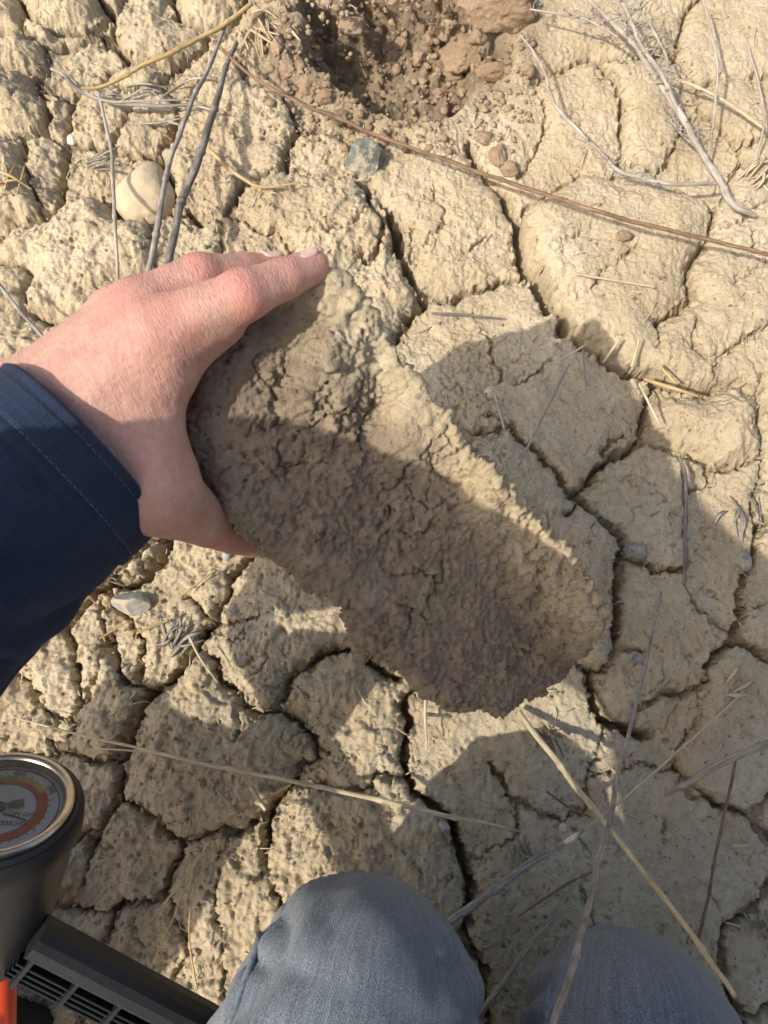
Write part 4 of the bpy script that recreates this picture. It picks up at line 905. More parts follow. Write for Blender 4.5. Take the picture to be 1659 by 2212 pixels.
def body():
    # jacket body and head: outside the frame, they cast the photographer's shade
    h = .012
    ax, pts = grid_pts((-.50, -.80, .12), (.45, .02, 1.12), h)
    hipc = np.array((.02, -.52, .28)); chest = np.array((.0, -.36, .62)); neck = np.array((.0, -.24, .74))
    F = None
    for a, b, r1, r2, k in (((-.06, -.52, .27), (-.07, -.36, .60), .13, .12, .05), ((.09, -.52, .27), (.09, -.36, .60), .13, .12, .05), ((-.13, -.28, .63), (.14, -.30, .63), .085, .085, .06), ((-.13, -.27, .63), tuple(SHOULDER_L), .085, .08, .05), ((.14, -.30, .63), (.24, -.28, .58), .085, .075, .05)):
        d = cone_sd(pts, a, b, r1, r2); F = d if F is None else smin(F, d, k)
    # right arm lowered, its hand on the thigh
    d = cone_sd(pts, (.24, -.28, .58), (.33, -.46, .42), .07, .06); F = smin(F, d, .03)
    d = cone_sd(pts, (.33, -.46, .42), (.225, -.385, .355), .056, .043); F = smin(F, d, .03)
    V, Q = surface_nets(F.astype(np.float32), (ax[0][0], ax[1][0], ax[2][0]), h)
    N = vnormals(V, Q); V = V+N*(.006*pn3(V/.07, 121)+.003*pn3(V/.03, 122))[:, None]
    me = np_mesh('jacket', V, Q); add_attr(me, 'uvw', np.stack([V[:, 0], V[:, 2], V[:, 1]], 1))
    part('jacket', me, M['navy'])
    h = .006
    ax, pts = grid_pts((-.16, -.42, .64), (.16, .0, 1.06), h)
    hc = np.array((.0, -.20, .88)); fw = np.array((0, .80, -.60)); upw = np.array((0, .60, .80))
    F = cone_sd(pts, hc-fw*.03+upw*.03, hc+fw*.01-upw*.01, .082, .072)
    F = smin(F, cone_sd(pts, hc+fw*.035-upw*.055, hc+fw*.04-upw*.075, .05, .042), .03)
    F = smin(F, cone_sd(pts, hc+fw*.085-upw*.005, hc+fw*.100-upw*.035, .008, .013), .012)
    F = smin(F, cone_sd(pts, (0, -.27, .72), hc-upw*.05-fw*.03, .058, .055), .02)
    for s in (-1, 1):
        F = smin(F, cone_sd(pts, hc+CX*s*.078-upw*.01, hc+CX*s*.085-upw*.03-fw*.008, .012, .009), .006)
        e = hc+fw*.073+CX*s*.031+upw*.005
        F = -smin(-F, np.linalg.norm(pts-e.astype(np.float32), axis=-1)-.014, .008) if False else np.maximum(F, -(np.linalg.norm(pts-(e+fw*.008).astype(np.float32), axis=-1)-.013))
        F = np.minimum(F, np.linalg.norm(pts-(e-fw*.004).astype(np.float32), axis=-1)-.0125)
    F = np.maximum(F, -cone_sd(pts, hc+fw*.098-upw*.062-CX*.02, hc+fw*.098-upw*.062+CX*.02, .005, .005))
    V, Q = surface_nets(F.astype(np.float32), (ax[0][0], ax[1][0], ax[2][0]), h)
    me = np_mesh('head', V, Q); add_attr(me, 'flush', np.full(len(V), .15)); add_attr(me, 'uvw', V)
    hd = part('head', me, M['skin'])
    F = np.maximum(cone_sd(pts, hc-fw*.035+upw*.032, hc-fw*.002+upw*.0, .093, .080), (pts-hc.astype(np.float32))@(fw*.75-upw*.55).astype(np.float32)-.010)
    V, Q = surface_nets(F.astype(np.float32), (ax[0][0], ax[1][0], ax[2][0]), h)
    N = vnormals(V, Q); V = V+N*(.004*pn3(V/.014, 131))[:, None]
    part('hair', np_mesh('hair', V, Q), plain('brown_hair', (.05, .03, .018), .5, .3, var=.4, scale=300), hd)
    # right hand resting on the thigh
    h = .0028
    ax, pts = grid_pts((.06, -.46, .22), (.30, -.22, .42), h)
    F = cone_sd(pts, (.235, -.392, .358), (.185, -.345, .318), .025, .022)
    F = smin(F, cone_sd(pts, (.215, -.365, .345), (.170, -.355, .318), .020, .018), .015)
    for k, (l1, l2) in enumerate(((.036, .030), (.042, .034), (.040, .032), (.032, .024))):
        b0 = np.array((.196-.017*k, -.338-.007*k, .312)); m0 = b0+np.array((-.012, l1, .000)); e0 = m0+np.array((-.006, l2*.8, -.018))
        f = smin(cone_sd(pts, b0, m0, .0105, .0092), cone_sd(pts, m0, e0, .0092, .0075), .004); F = smin(F, f, .004)
    f = smin(cone_sd(pts, (.175, -.375, .325), (.140, -.360, .312), .014, .011), cone_sd(pts, (.140, -.360, .312), (.118, -.335, .303), .011, .009), .005); F = smin(F, f, .006)
    V, Q = surface_nets(F.astype(np.float32), (ax[0][0], ax[1][0], ax[2][0]), h)
    me = np_mesh('hand', V, Q); add_attr(me, 'flush', np.full(len(V), .2)); add_attr(me, 'uvw', V)
    part('hand', me, M['skin'])
    for s, p in ((-1, (-.055, -.50, .0)), (1, (.19, -.53, .0))):
        h = .005; p = np.array(p); ax, pts = grid_pts(p+np.array((-.07, -.08, -.01)), p+np.array((.07, .14, .16)), h)
        F = cone_sd(pts, p+(0, .04, .045), p+(0, .10, .035), .04, .032); F = smin(F, cone_sd(pts, p+(0, .02, .05), p+(0, .02, .11), .045, .045), .02)
        F = np.maximum(F, p[2]+.004-pts[..., 2])
        V, Q = surface_nets(F.astype(np.float32), (ax[0][0], ax[1][0], ax[2][0]), h)
        part('boot', np_mesh('boot', V, Q), M['sock'])
body()
#@@PERSON_END
#@@REST
# ------------------------------------------------------------------ soil tester: dial gauge, housing, slotted handle, rod
M['black_plastic'] = plain('black_plastic', (.013, .014, .0155), .50, .45, var=.2, scale=40, bumpd=.0006)
M['black_rubber'] = plain('black_rubber', (.012, .011, .012), .55, .35, var=.2)
M['brass'] = plain('bezel_brass', (.56, .49, .40), .34, .5, metal=1.0, var=.15, scale=120)
M['dial_white'] = plain('dial_white', (.86, .87, .88), .5, .4, var=.03)
M['dial_red'] = plain('dial_red', (.60, .03, .05), .5, .4, var=.05); M['dial_rose'] = plain('dial_rose', (.62, .05, .07), .5, .4, var=.05)
M['dial_yellow'] = plain('dial_yellow', (.70, .40, .04), .5, .4, var=.05); M['dial_green'] = plain('dial_green', (.10, .30, .10), .5, .4, var=.05)
M['ink'] = plain('dial_ink', (.02, .02, .025), .6, .3); M['needle'] = plain('needle_metal', (.10, .095, .09), .45, .5, var=.2)
M['steel'] = plain('rod_steel', (.5, .5, .5), .35, .5, metal=1.0)
M['red_plastic'] = plain('red_plastic', (.60, .06, .02), .5, .4, var=.1)
m, nt, b = mat('dial_glass'); tr = nt.nodes.new('ShaderNodeBsdfTransparent'); gl = nt.nodes.new('ShaderNodeBsdfGlossy'); gl.inputs['Roughness'].default_value = .04; tr.inputs['Color'].default_value = (.95, .97, .96, 1)
mx_ = nt.nodes.new('ShaderNodeMixShader'); fr = nt.nodes.new('ShaderNodeFresnel'); fr.inputs['IOR'].default_value = 1.45
nt.links.new(fr.outputs[0], mx_.inputs[0]); nt.links.new(tr.outputs[0], mx_.inputs[1]); nt.links.new(gl.outputs[0], mx_.inputs[2]); nt.links.new(mx_.outputs[0], nt.nodes['Material Output'].inputs['Surface'])
M['glass'] = m
def tool():
    gc = P(0, 1752, .405); back = -ray(2, 1745); back /= np.linalg.norm(back)
    up = CU-back*(CU@back); up /= np.linalg.norm(up)
    n = back*math.cos(R(46))+up*math.sin(R(46))          # dial normal
    rt = np.cross(up, back); rt = rt-n*(rt@n); rt /= np.linalg.norm(rt); fu = np.cross(n, rt)
    root = empty('soil_tester', (float(gc[0]-n[0]*.55), float(gc[1]-n[1]*.55), float(max(0, gc[2]-n[2]*.55))))
    tag(root, 'black soil tester with round dial gauge and slotted handle', 'soil tester')
    inv = root.matrix_world.copy(); inv = Matrix.Translation(root.location).inverted()
    def W(u, v, w): return gc+rt*u+fu*v+n*w
    def add(name, V, F, m_, parent=root, smooth=True):
        o = link(name, py_mesh(name, V, F, smooth), mat=m_); o.parent = parent
        o.matrix_parent_inverse = inv if parent is root else Matrix.Identity(4)
        if parent is not root: o.matrix_parent_inverse = inv if False else (inv @ Matrix.Identity(4)).inverted() @ inv
        return o
    def lathe(prof, seg=72):
        V = []; F = []
        for r, w in prof:
            for k in range(seg):
                a = 2*math.pi*k/seg; V.append(W(r*math.cos(a), r*math.sin(a), w))
        for i in range(len(prof)-1):
            for k in range(seg): F.append((i*seg+k, i*seg+(k+1) % seg, (i+1)*seg+(k+1) % seg, (i+1)*seg+k))
        return V, F
    hs = add('housing', *lathe([(.0001, -.105), (.022, -.105), (.025, -.100), (.0295, -.07), (.0380, -.020), (.0400, -.012), (.0405, -.002), (.0402, .0035), (.0392, .0050), (.0376, .0052), (.0372, .0040), (.0370, -.006)]), M['black_plastic'])
    add('gasket', *lathe([(.0402, -.011), (.0418, -.0105), (.0422, -.007), (.0422, .0005), (.0416, .0022), (.0404, .0024)]), M['black_rubber'])
    add('bezel', *lathe([(.0371, .0035), (.0371, .0062), (.0366, .0076), (.0352, .0082), (.0336, .0078), (.0324, .0062), (.0318, .0040), (.0316, +.0021)]), M['brass'])
    dial = add('dial', *lathe([(.0001, .0016), (.0318, .0016), (.0318, -.004)]), M['dial_white'])
    def sector(r0, r1, a0, a1, w, seg=48):
        V = []; F = []; c = max(3, int(seg*abs(a1-a0)/360))
        for k in range(c+1):
            a = R(a0+(a1-a0)*k/c)
            V += [W(r0*math.cos(a), r0*math.sin(a), w), W(r1*math.cos(a), r1*math.sin(a), w)]
        for k in range(c): F.append((2*k, 2*k+1, 2*k+3, 2*k+2) if a1 < a0 else (2*k, 2*k+2, 2*k+3, 2*k+1)[::-1])
        return V, F
    def dp(name, V, F, m_): return add(name, V, F, m_, dial, False)
    dp('inner_band', *sector(.0178, .0205, -230, 130, +.0020), M['dial_rose'])
    dp('red_band', *sector(.0207, .0236, 17, -160, +.0020), M['dial_red']); dp('yellow_band', *sector(.0207, .0236, 67, 17.5, +.0020), M['dial_yellow']); dp('green_band', *sector(.0207, .0236, 140, 67.5, +.0020), M['dial_green'])
    dp('outer_line', *sector(.0288, .0295, 178, -178, +.0020, 96), M['ink'])
    dp('band_line', *sector(.0205, .0207, 178, -178, +.0020, 96), M['ink'])
    for a in range(-160, 141, 10):
        dp('tick', *sector(.0236, .0250 if a % 50 else .0262, a+.5, a-.5, +.0021), M['ink'])
    def text(s, u, v, size, ang):
        cu = bpy.data.curves.new('lettering', 'FONT'); cu.body = s; cu.size = size; cu.align_x = 'CENTER'; cu.align_y = 'CENTER'; cu.offset = size*.012
        to = bpy.data.objects.new('tmp', cu); COL.objects.link(to); dg = bpy.context.evaluated_depsgraph_get(); dg.update()
        me = bpy.data.meshes.new_from_object(to.evaluated_get(dg)); bpy.data.objects.remove(to)
        ca, sa = math.cos(ang), math.sin(ang); V = [W(u+(q.co.x*ca-q.co.y*sa), v+(q.co.x*sa+q.co.y*ca), .0023) for q in me.vertices]
        dp('lettering', V, [tuple(p.vertices) for p in me.polygons], M['ink'])
    for s_, a in (('200', 67), ('300', 17), ('100', 117)):
        text(s_, .0270*math.cos(R(a)), .0266*math.sin(R(a)), .0046, R(a+90)+math.pi if False else R(a-90)+math.pi)
    text('DO NOT', .0092, -.0064, .0040, math.pi-.30); text('EXCEED', .0060, -.0122, .0040, math.pi-.30)
    def flat(pts, w, name, m_):
        V = [W(u, v, w) for u, v in pts]+[W(u, v, w+.0006) for u, v in pts]; k = len(pts)
        return add(name, V, [tuple(range(k, 2*k))]+[(i, (i+1) % k, (i+1) % k+k, i+k) for i in range(k)], m_, root, False)
    flat([(-.020, -.0007), (0, +.0020), (.004, -.0014), (.0062, -.0024), (.0115, -.0026), (.0118, .0022), (.0065, .0022), (.004, .0012), (0, .0016), (-.020, .0003)], .0034, 'needle', M['needle'])
    flat([(.0015, -.0042), (.0128, -.0118), (.0124, -.0123), (.0012, -.0047)], .0022, 'dial_rule', M['ink'])
    add('hub', *lathe([(.0001, .0048), (.0022, .0046), (.0028, .0040), (.0028, .0016)], 24), M['needle'])
    gv, gf = lathe([(.0001, .0062), (.0322, .0060)]); add('glass', gv, [f[::-1] for f in gf], M['glass'])
    # handle
    h0 = P(15, 2022, .415)
    e = P(441, 2243, .455); hd = e-h0; hd /= np.linalg.norm(hd)
    hv = -CF-hd*(-CF@hd); hv /= np.linalg.norm(hv); hw = np.cross(hv, hd)
    if hw@CU > 0: hw = -hw                                  # hw points to the near (lower) side of the bar
    Lh = .17
    def HB(s, a, c): return h0+hd*s+hw*a+hv*c
    def barv(s0, s1, a0, a1, c0, c1, bev=.002):
        pr = []
        for (a, c) in ((a0, c0), (a1, c0), (a1, c1), (a0, c1)):
            pass
        pr = [(a0+bev, c0), (a1-bev, c0), (a1, c0+bev), (a1, c1-bev), (a1-bev, c1), (a0+bev, c1), (a0, c1-bev), (a0, c0+bev)]
        V = [HB(s, a, c) for s in (s0, s1) for a, c in pr]; k = 8
        return V, [tuple(range(k))[::-1], tuple(range(k, 2*k))]+[(i, (i+1) % k, (i+1) % k+k, i+k) for i in range(k)]
    for sg in (1, -1):
        s0, s1 = (.012, Lh) if sg > 0 else (-Lh, -.012)
        # rounded upper shell of the grip
        V = []; F = []; k = 14; prof = []
        for i in range(k):
            a = R(-90+180*i/(k-1)); prof.append((-.0165+.0125*(1-math.cos(a))*0-.0, 0))
        prof = [(-.0015, -.012), (-.0015, .0105), (-.004, .0125), (-.010, .0130), (-.0145, .0112), (-.0172, .0065), (-.0182, 0), (-.0172, -.0065), (-.0145, -.0105), (-.010, -.012)]
        for s in (s0, s1): V += [HB(s, a, c) for a, c in prof]
        k = len(prof)
        F = [tuple(range(k))[::-1], tuple(range(k, 2*k))]+[(i, (i+1) % k, (i+1) % k+k, i+k) for i in range(k)]
        grip = add('grip', V, F, M['black_plastic'], root, False)
        add('backing', *barv(s0, s1, -.001, .0165, -.012, -.0015, .001), M['black_rubber'], root, False)
        for a in (.0062, .0102, .0142):
            add('rail', *barv(s0+.0002, s1-.0002, a-.00075, a+.00075, -.002, .0088-a*.25, .0004), M['black_plastic'], root, False)
        add('rail', *barv(s0+.0003, s1-.0003, .0170, .0186, -.011, .0042, .0005), M['black_plastic'], root, False)
        k = 0
        s = s0+.006
        while s < s1:
            add('rib', *barv(s-.0012, s+.0012, -.0012, .0183, -.0018, .0094 if True else 0, .0005), M['black_plastic'], root, False); s += .0285
        add('end_cap', *barv(s1 if sg > 0 else s0-.006, s1+.006 if sg > 0 else s0, -.0185, .0188, -.0125, .0130, .003), M['black_rubber'], root, False)
    V, F = sweep([gc-n*.10, gc-n*.30, gc-n*.52], [.0065, .0065, .0065], 16); add('rod', V, F, M['steel'])
    V, F = sweep([gc-n*.118, gc-n*.120, gc-n*.26, gc-n*.262], [.0078, .0092, .0092, .0078], 20); add('collar', V, F, M['red_plastic'])
    tip = gc-n*(gc[2]/n[2]-.004)
    V, F = sweep([gc-n*.52, gc-n*.535, tip], [.0085, .0085, .001], 16); add('rod_tip', V, F, M['steel'])
    return root
tool()
def case():
    """red-pocketed black bag; its tall unseen body is added to shade the lower left"""
    c = empty('shade_bag', (-.345, -.27, 0)); tag(c, 'black bag with a red pocket at the lower left corner, its unseen height added for shade', 'bag')
    inv = Matrix.Translation((.345, .27, 0))
    sh = Matrix(((1, 0, -.17, 0), (0, 1, .24, 0), (0, 0, 1, 0), (0, 0, 0, 1)))
    def boxm(name, lo, hi, m_, bev=.012, cut=7):
        bm = bmesh.new(); bmesh.ops.create_cube(bm, size=1)
        for v in bm.verts: v.co = Vector([lo[k]+(v.co[k]+.5)*(hi[k]-lo[k]) for k in range(3)])
        bmesh.ops.bevel(bm, geom=list(bm.edges), offset=bev, segments=4, affect='EDGES', profile=.6)
        bmesh.ops.subdivide_edges(bm, edges=[e for e in bm.edges if e.calc_length() > .05], cuts=cut, use_grid_fill=True)
        bmesh.ops.rotate(bm, verts=bm.verts, cent=(0, 0, 0), matrix=Matrix.Rotation(R(-20), 3, 'Z'))
        co = np.array([v.co[:] for v in bm.verts]); d = .006*pn3(co/.06, 141)+.002*pn3(co/.02, 142)
        bm.normal_update()
        for v, q in zip(bm.verts, d): v.co = sh @ (v.co+v.normal*float(q))
        bmesh.ops.translate(bm, verts=bm.verts, vec=(-.345, -.27, 0))
        me = bpy.data.meshes.new(name); bm.to_mesh(me); bm.free(); me.polygons.foreach_set('use_smooth', np.ones(len(me.polygons), bool))
        o = link(name, me, c, m_); o.matrix_parent_inverse = inv; return o
    boxm('shell', (-.085, -.075, .0), (.075, .075, .315), M['black_rubber'])  # height beyond the frame is made up to cast shade on the slabs
    boxm('red_pocket', (-.060, .070, .045), (.035, .090, .18), M['red_plastic'], .006, 3)
    V, F = sweep([Vector((-.40+.05*math.cos(a), -.195, .300+.045*math.sin(a))) for a in np.linspace(0, math.pi, 14)], [.008]*14, 8)
    o = link('carry_loop', py_mesh('carry_loop', V, F), c, M['black_plastic']); o.matrix_parent_inverse = inv
case()
#@@TOOL_END
# ------------------------------------------------------------------ stones
M['stone_buff'] = plain('stone_buff', (.50, .40, .26), .8, .25, var=.14, scale=40, bumpd=.0012)
M['stone_slate'] = plain('stone_slate', (.13, .14, .115), .85, .2, var=.5, scale=70, bumpd=.003)
M['stone_grey'] = plain('stone_grey', (.33, .315, .275), .75, .3, var=.32, scale=70, bumpd=.0015)
M['stone_tan'] = plain('stone_tan', (.30, .225, .15), .85, .2, var=.3, scale=60, bumpd=.0015)
M['stone_white'] = plain('stone_white', (.62, .57, .46), .8, .2, var=.1, scale=90, bumpd=.0008)
M['stone_blue'] = plain('stone_blue', (.20, .195, .185), .7, .3, var=.3, scale=120, bumpd=.0008)
for k_ in ('stone_buff', 'stone_slate', 'stone_grey', 'stone_tan', 'stone_blue', 'stone_white'):
    nt = M[k_].node_tree; b = nt.nodes['Principled BSDF']; src = b.inputs['Base Color'].links[0].from_socket; pos = geo_pos(nt)
    f_ = ramp(nt, noise(nt, pos, 85, 5, .7), [(.46, 0), (.62, .8)])
    nt.links.new(mix(nt, f_, src, (.47, .385, .265)), b.inputs['Base Color'])
def stone(name, label, px, py, w, hgt_px, mname, seed, flat=.75, sink=.3, cuts=0, ang=0.0, group=None, shape=None):
    g = GT(px, py); dep = to_px(*g)[2]; sx = w*dep/FPX/2; sy = hgt_px*dep/FPX/2
    bm = bmesh.new(); bmesh.ops.create_icosphere(bm, subdivisions=5 if w > 60 else 4, radius=1)
    co = np.array([v.co[:] for v in bm.verts])
    rs2 = np.random.RandomState(seed)
    co = co*(1+.16*pn3(co*.9, seed))[:, None]
    for k in range(cuts):
        nrm = rs2.randn(3); nrm[2] = abs(nrm[2])*.8; nrm /= np.linalg.norm(nrm); lim = rs2.uniform(.5, .78)
        ex = np.maximum(co@nrm-lim, 0); co = co-np.outer(ex*.93, nrm)
    if shape: co = shape(co)
    nn = co/np.linalg.norm(co, axis=1)[:, None]
    if mname == 'crumb': co = co+nn*(.16*pn3(co*2.2, seed+5)+.10*(np.abs(pn3(co*4.5, seed+6))-.3)+.06*pn3(co*9, seed+7))[:, None]
    co = co+nn*(.03*pn3(co*3, seed+1)+.016*pn3(co*7, seed+2)+.008*pn3(co*15, seed+3))[:, None]
    ca, sa = math.cos(ang), math.sin(ang)
    x, y = co[:, 0]*sx, co[:, 1]*sy; z = co[:, 2]*(sx+sy)/2*flat
    co = np.stack([x*ca-y*sa, x*sa+y*ca, z], 1)
    for v, c in zip(bm.verts, co): v.co = c
    me = bpy.data.meshes.new(name); bm.to_mesh(me); bm.free(); me.polygons.foreach_set('use_smooth', np.ones(len(me.polygons), bool))
    o = link(name, me, mat=M[mname]); hz = (sx+sy)/2*flat
    o.location = (float(g[0]), float(g[1]), float(g[2]+hz*(1-2*sink)*.9))
    tag(o, label, 'stone', group); return o
def pear(co):
    k = 1-.34*sstep(-.2, 1.0, co[:, 1]); co = co.copy(); co[:, 0] = co[:, 0]*k+.10*sstep(0, 1, co[:, 1]); return co
stone('stone', 'smooth rounded buff stone crossed by dry stems, upper left', 316, 430, 130, 150, 'stone_buff', 201, .72, .42, shape=pear)
stone('stone', 'blue-grey stone half covered in crumbs near the hollow', 797, 345, 92, 122, 'stone_slate', 205, .7, .52, 4)
stone('stone', 'angular grey stone with a pale facet below the sleeve', 288, 1304, 84, 58, 'stone_grey', 209, .8, .30, 5, R(-12))
stone('pebble', 'small grey oval pebble just below the thumb', 490, 1196, 20, 30, 'stone_grey', 213, .6, .3)
stone('pebble', 'small round whitish pebble left of the buff stone', 158, 306, 23, 27, 'stone_white', 217, .8, .25)
stone('pebble', 'translucent grey shard with a straw bit across it', 1371, 1192, 60, 34, 'stone_blue', 221, .6, .3, 4, R(-18))
stone('pebble', 'dark blue-grey pebble near the right edge', 1607, 1212, 28, 46, 'stone_blue', 225, .55, .35)
stone('pebble', 'dark flat pebble set in a shaded slab, lower right of the clod', 1534, 1282, 22, 17, 'stone_blue', 229, .45, .35, 2)
stone('pebble', 'pale pebble on shaded soil right of the clod rim', 1055, 850, 22, 30, 'stone_white', 233, .7, .3)
stone('stone', 'tan stone lying among crumbs in the hollow', 967, 66, 60, 50, 'stone_tan', 237, .8, .42, 4)
stone('pebble', 'pale chip of stone beside the crack left of the right knee', 959, 1786, 26, 26, 'stone_grey', 241, .6, .3, 3)
stone('pebble', 'flat grey pebble on the slab above the wrist', 213, 636, 40, 24, 'stone_grey', 245, .4, .4, 2, R(-15))
stone('pebble', 'small dark grey pebble beside a straw node on the far right slab', 1378, 1424, 26, 26, 'stone_blue', 249, .6, .4, 3)
stone('pebble', 'pale tan pebble in the soil right of the jointed stem', 1216, 1788, 18, 20, 'stone_white', 253, .6, .3)
# fallen lumps of soil in the hollow: pieces of the ground
def lump(px, py, w, h_, seed, flat=.6, sink=.3):
    o = stone('soil_lump', None, px, py, w, h_, 'crumb', seed, flat, sink, 4)
    for k in ('label', 'category', 'group'):
        if k in o: del o[k]
    o.parent = ground
for k, a in enumerate([(1000, 118, 110, 105, .5), (1085, 25, 190, 110, .8), (930, 78, 30, 50, .7), (1065, 160, 80, 34, .6), (985, 160, 60, 40, .6), (760, 60, 60, 50, .6), (820, 30, 50, 40, .6), (1030, 82, 46, 40, .7), (905, 130, 40, 34, .7), (870, 95, 34, 28, .7), (950, 205, 34, 26, .7), (1040, 195, 40, 24, .7), (1075, 340, 40, 60, .7), (1050, 300, 44, 36, .7), (1100, 368, 50, 36, .6), (1345, 510, 42, 30, .6), (700, 215, 46, 38, .7), (660, 190, 38, 44, .7), (735, 255, 40, 40, .7), (620, 150, 34, 52, .7), (560, 50, 36, 60, .7), (600, 100, 30, 60, .7)]):
    lump(a[0], a[1], a[2], a[3], 300+k*7, a[4])
# ------------------------------------------------------------------ stems and twigs
def tube_mesh(name, pts, n=9, bend=0.0):
    """pts: (x, y, z, radius)"""
    _p = np.array([p[:3] for p in pts]); _l = np.linalg.norm(np.diff(_p, axis=0), axis=1).sum()
    k = int(min(220, max(16, _l/.0020))); q = np.array(resample(pts, k))
    L_ = np.concatenate([[0], np.cumsum(np.linalg.norm(np.diff(q[:, :3], axis=0), axis=1))])
    sd = abs(hash(name)) % 50
    wob = np.stack([pn3(np.stack([L_/.03, L_*0+q[0, 0]*50, L_*0], 1), 5), pn3(np.stack([L_/.03, L_*0+q[0, 1]*50, L_*0], 1), 6), pn3(np.stack([L_/.03, L_*0, L_*0+q[0, 0]*30], 1), 7)], 1)
    q[:, :3] += wob*np.minimum(.0012, q[:, 3:4]*.5)
    rr = q[:, 3]*(1+.10*pn3(np.stack([L_/.012, L_*0+q[0, 0]*90, L_*0], 1), 8))
    ph = (q[0, 0]*37.7) % .05; u_ = (L_+ph) % .062-.031
    if _l > .07: rr = rr*(1+.38*np.exp(-(u_/.0020)**2)-.10*np.exp(-((u_-.005)/.0022)**2))
    V, F = sweep(q[:, :3], rr, n)
    me = py_mesh(name, V, F)
    uv = np.zeros((len(V), 3), np.float32)
    for i in range(k):
        for j in range(n):
            a = 2*math.pi*j/n; uv[i*n+j] = (math.cos(a)*.002, math.sin(a)*.002, L_[i]+q[0, 0])
    add_attr(me, 'uvw', uv); return me
def pxr(p, w): return .5*w*to_px(p[0], p[1], p[2])[2]/FPX
def stem_pts(t, pts):
    out = []
    for p in pts:
        a = D(t, p[0], p[1]) if len(p) == 4 else D(p[4], p[0], p[1])
        g = GS_(a[0], a[1], p[2]*.9); r = pxr(g, p[3]); out.append((g[0], g[1], g[2]+r*.7, r))
    return out
def stem(label, t, pts, mname, name='long_straw', group=None, cat='stem', nodes=()):
    """pts: (x, y, height above the soil, width in pixels[, tile])"""
    q = stem_pts(t, pts); o = link(name, tube_mesh(name, q), mat=M[mname]); recentre(o)
    tag(o, label, cat, group); return o
SG = 'dry stems lying over the soil'
stem('thick dark grey stem leaning beside the buff stone, right of its pair', 1, [(1025, 190, .012, 9), (980, 290, .02, 11), (930, 470, .03, 15), (860, 690, .04, 17), (790, 870, .045, 18), (765, 980, .05, 17), (715, 1230, .05, 16)], 'straw_dark', group=SG)
stem('grey to yellow stem crossing the buff stone, left of its pair', 1, [(985, 95, .012, 7), (900, 300, .025, 9), (830, 450, .035, 10), (740, 690, .045, 11), (700, 880, .05, 13), (670, 1050, .05, 14), (625, 1260, .05, 14)], 'straw_grey', group=SG)
stem('thin pale stem standing left of the buff stone', 1, [(425, 395, .014, 7), (460, 550, .018, 7), (485, 680, .02, 8), (497, 950, .022, 8), (505, 1120, .018, 7), (520, 1330, .012, 6)], 'twig_grey', group=SG)
stem('golden straw arching across the upper left slabs', 1, [(358, 385, .012, 7), (450, 375, .018, 8), (620, 290, .022, 10), (780, 215, .022, 10), (960, 120, .02, 10), (1090, 20, .016, 9)], 'straw_gold', group=SG)
stem('grey curved stem under the golden straw, upper left', 1, [(225, 300, .014, 6), (280, 330, .014, 7), (340, 390, .012, 9), (430, 435, .012, 9), (600, 462, .012, 9), (820, 458, .008, 6)], 'straw_grey', group=SG)
stem('frayed pale strand along the curved stem, upper left', 1, [(290, 310, .016, 4), (370, 400, .018, 5), (470, 440, .018, 5), (620, 440, .016, 5), (850, 430, .01, 3)], 'twig_grey', group=SG)
stem('long thin brown stem running from the upper left to the right edge', 1, [(925, 185, .016, 7), (1100, 340, .03, 7), (1300, 450, .035, 7), (1500, 530, .035, 8), (1659, 600, .035, 8), (560, 800, .04, 9, 2), (1000, 940, .045, 9, 2), (1400, 1040, .045, 9, 2), (1760, 1130, .045, 9, 2)], 'straw_brown', group=SG)
stem('flat yellow blade curving below the dark stem', 1, [(905, 650, .010, 7), (1000, 740, .010, 8), (1060, 780, .008, 8), (1110, 805, .006, 7), (1180, 810, .004, 5), (1300, 790, .003, 3)], 'straw_gold', group=SG)
stem('grey stem at the left edge above the sleeve', 1, [(-30, 1190, .02, 7), (60, 1310, .02, 8), (160, 1430, .02, 8), (230, 1500, .02, 7)], 'straw_grey', group=SG)
stem('long pale stem lying across the lower left slabs', 4, [(60, 930, .008, 3), (360, 1010, .014, 5), (640, 1072, .02, 7), (880, 1132, .022, 8), (1200, 1192, .022, 9), (1420, 1240, .02, 10), (1659, 1290, .018, 11), (300, 580, .016, 10, 5), (460, 612, .012, 8, 5), (580, 640, .008, 4, 5)], 'straw_pale', group=SG)
stem('thin split strand beside the long pale stem', 4, [(400, 1066, .010, 2.5), (520, 1070, .014, 3.5), (640, 1078, .018, 5), (760, 1100, .02, 3)], 'straw_pale', group=SG)
stem('pale straw with a sheathed joint reaching over the right knee', 5, [(585, 130, .006, 11), (640, 205, .02, 13), (730, 320, .04, 13), (830, 450, .06, 13), (890, 530, .075, 15), (930, 575, .082, 11), (1100, 790, .125, 11), (1250, 980, .17, 12), (1400, 1190, .215, 12), (1510, 1350, .25, 11)], 'straw_pale', group=SG)
stem('long tawny stem rising in front of the right knee', 3, [(1195, 1085, .008, 5), (1150, 1300, .03, 6), (1110, 1475, .05, 8), (1010, 400, .10, 10, 5), (985, 540, .13, 12, 5), (930, 750, .18, 13, 5), (890, 920, .22, 14, 5), (830, 1150, .27, 15, 5), (770, 1350, .31, 16, 5), (715, 1530, .34, 17, 5)], 'straw_grey', group=SG)
stem('thin pale stem slanting behind the jointed straw', 5, [(1545, 50, .006, 4), (1300, 270, .02, 5), (1000, 530, .05, 5), (850, 642, .07, 5)], 'straw_pale', group=SG)
stem('thick purple-grey stem ending at the left knee', 5, [(862, 635, .07, 8), (780, 690, .075, 13), (640, 770, .085, 15), (460, 900, .095, 17), (300, 1018, .10, 19), (200, 1100, .10, 19)], 'straw_grey', group=SG)
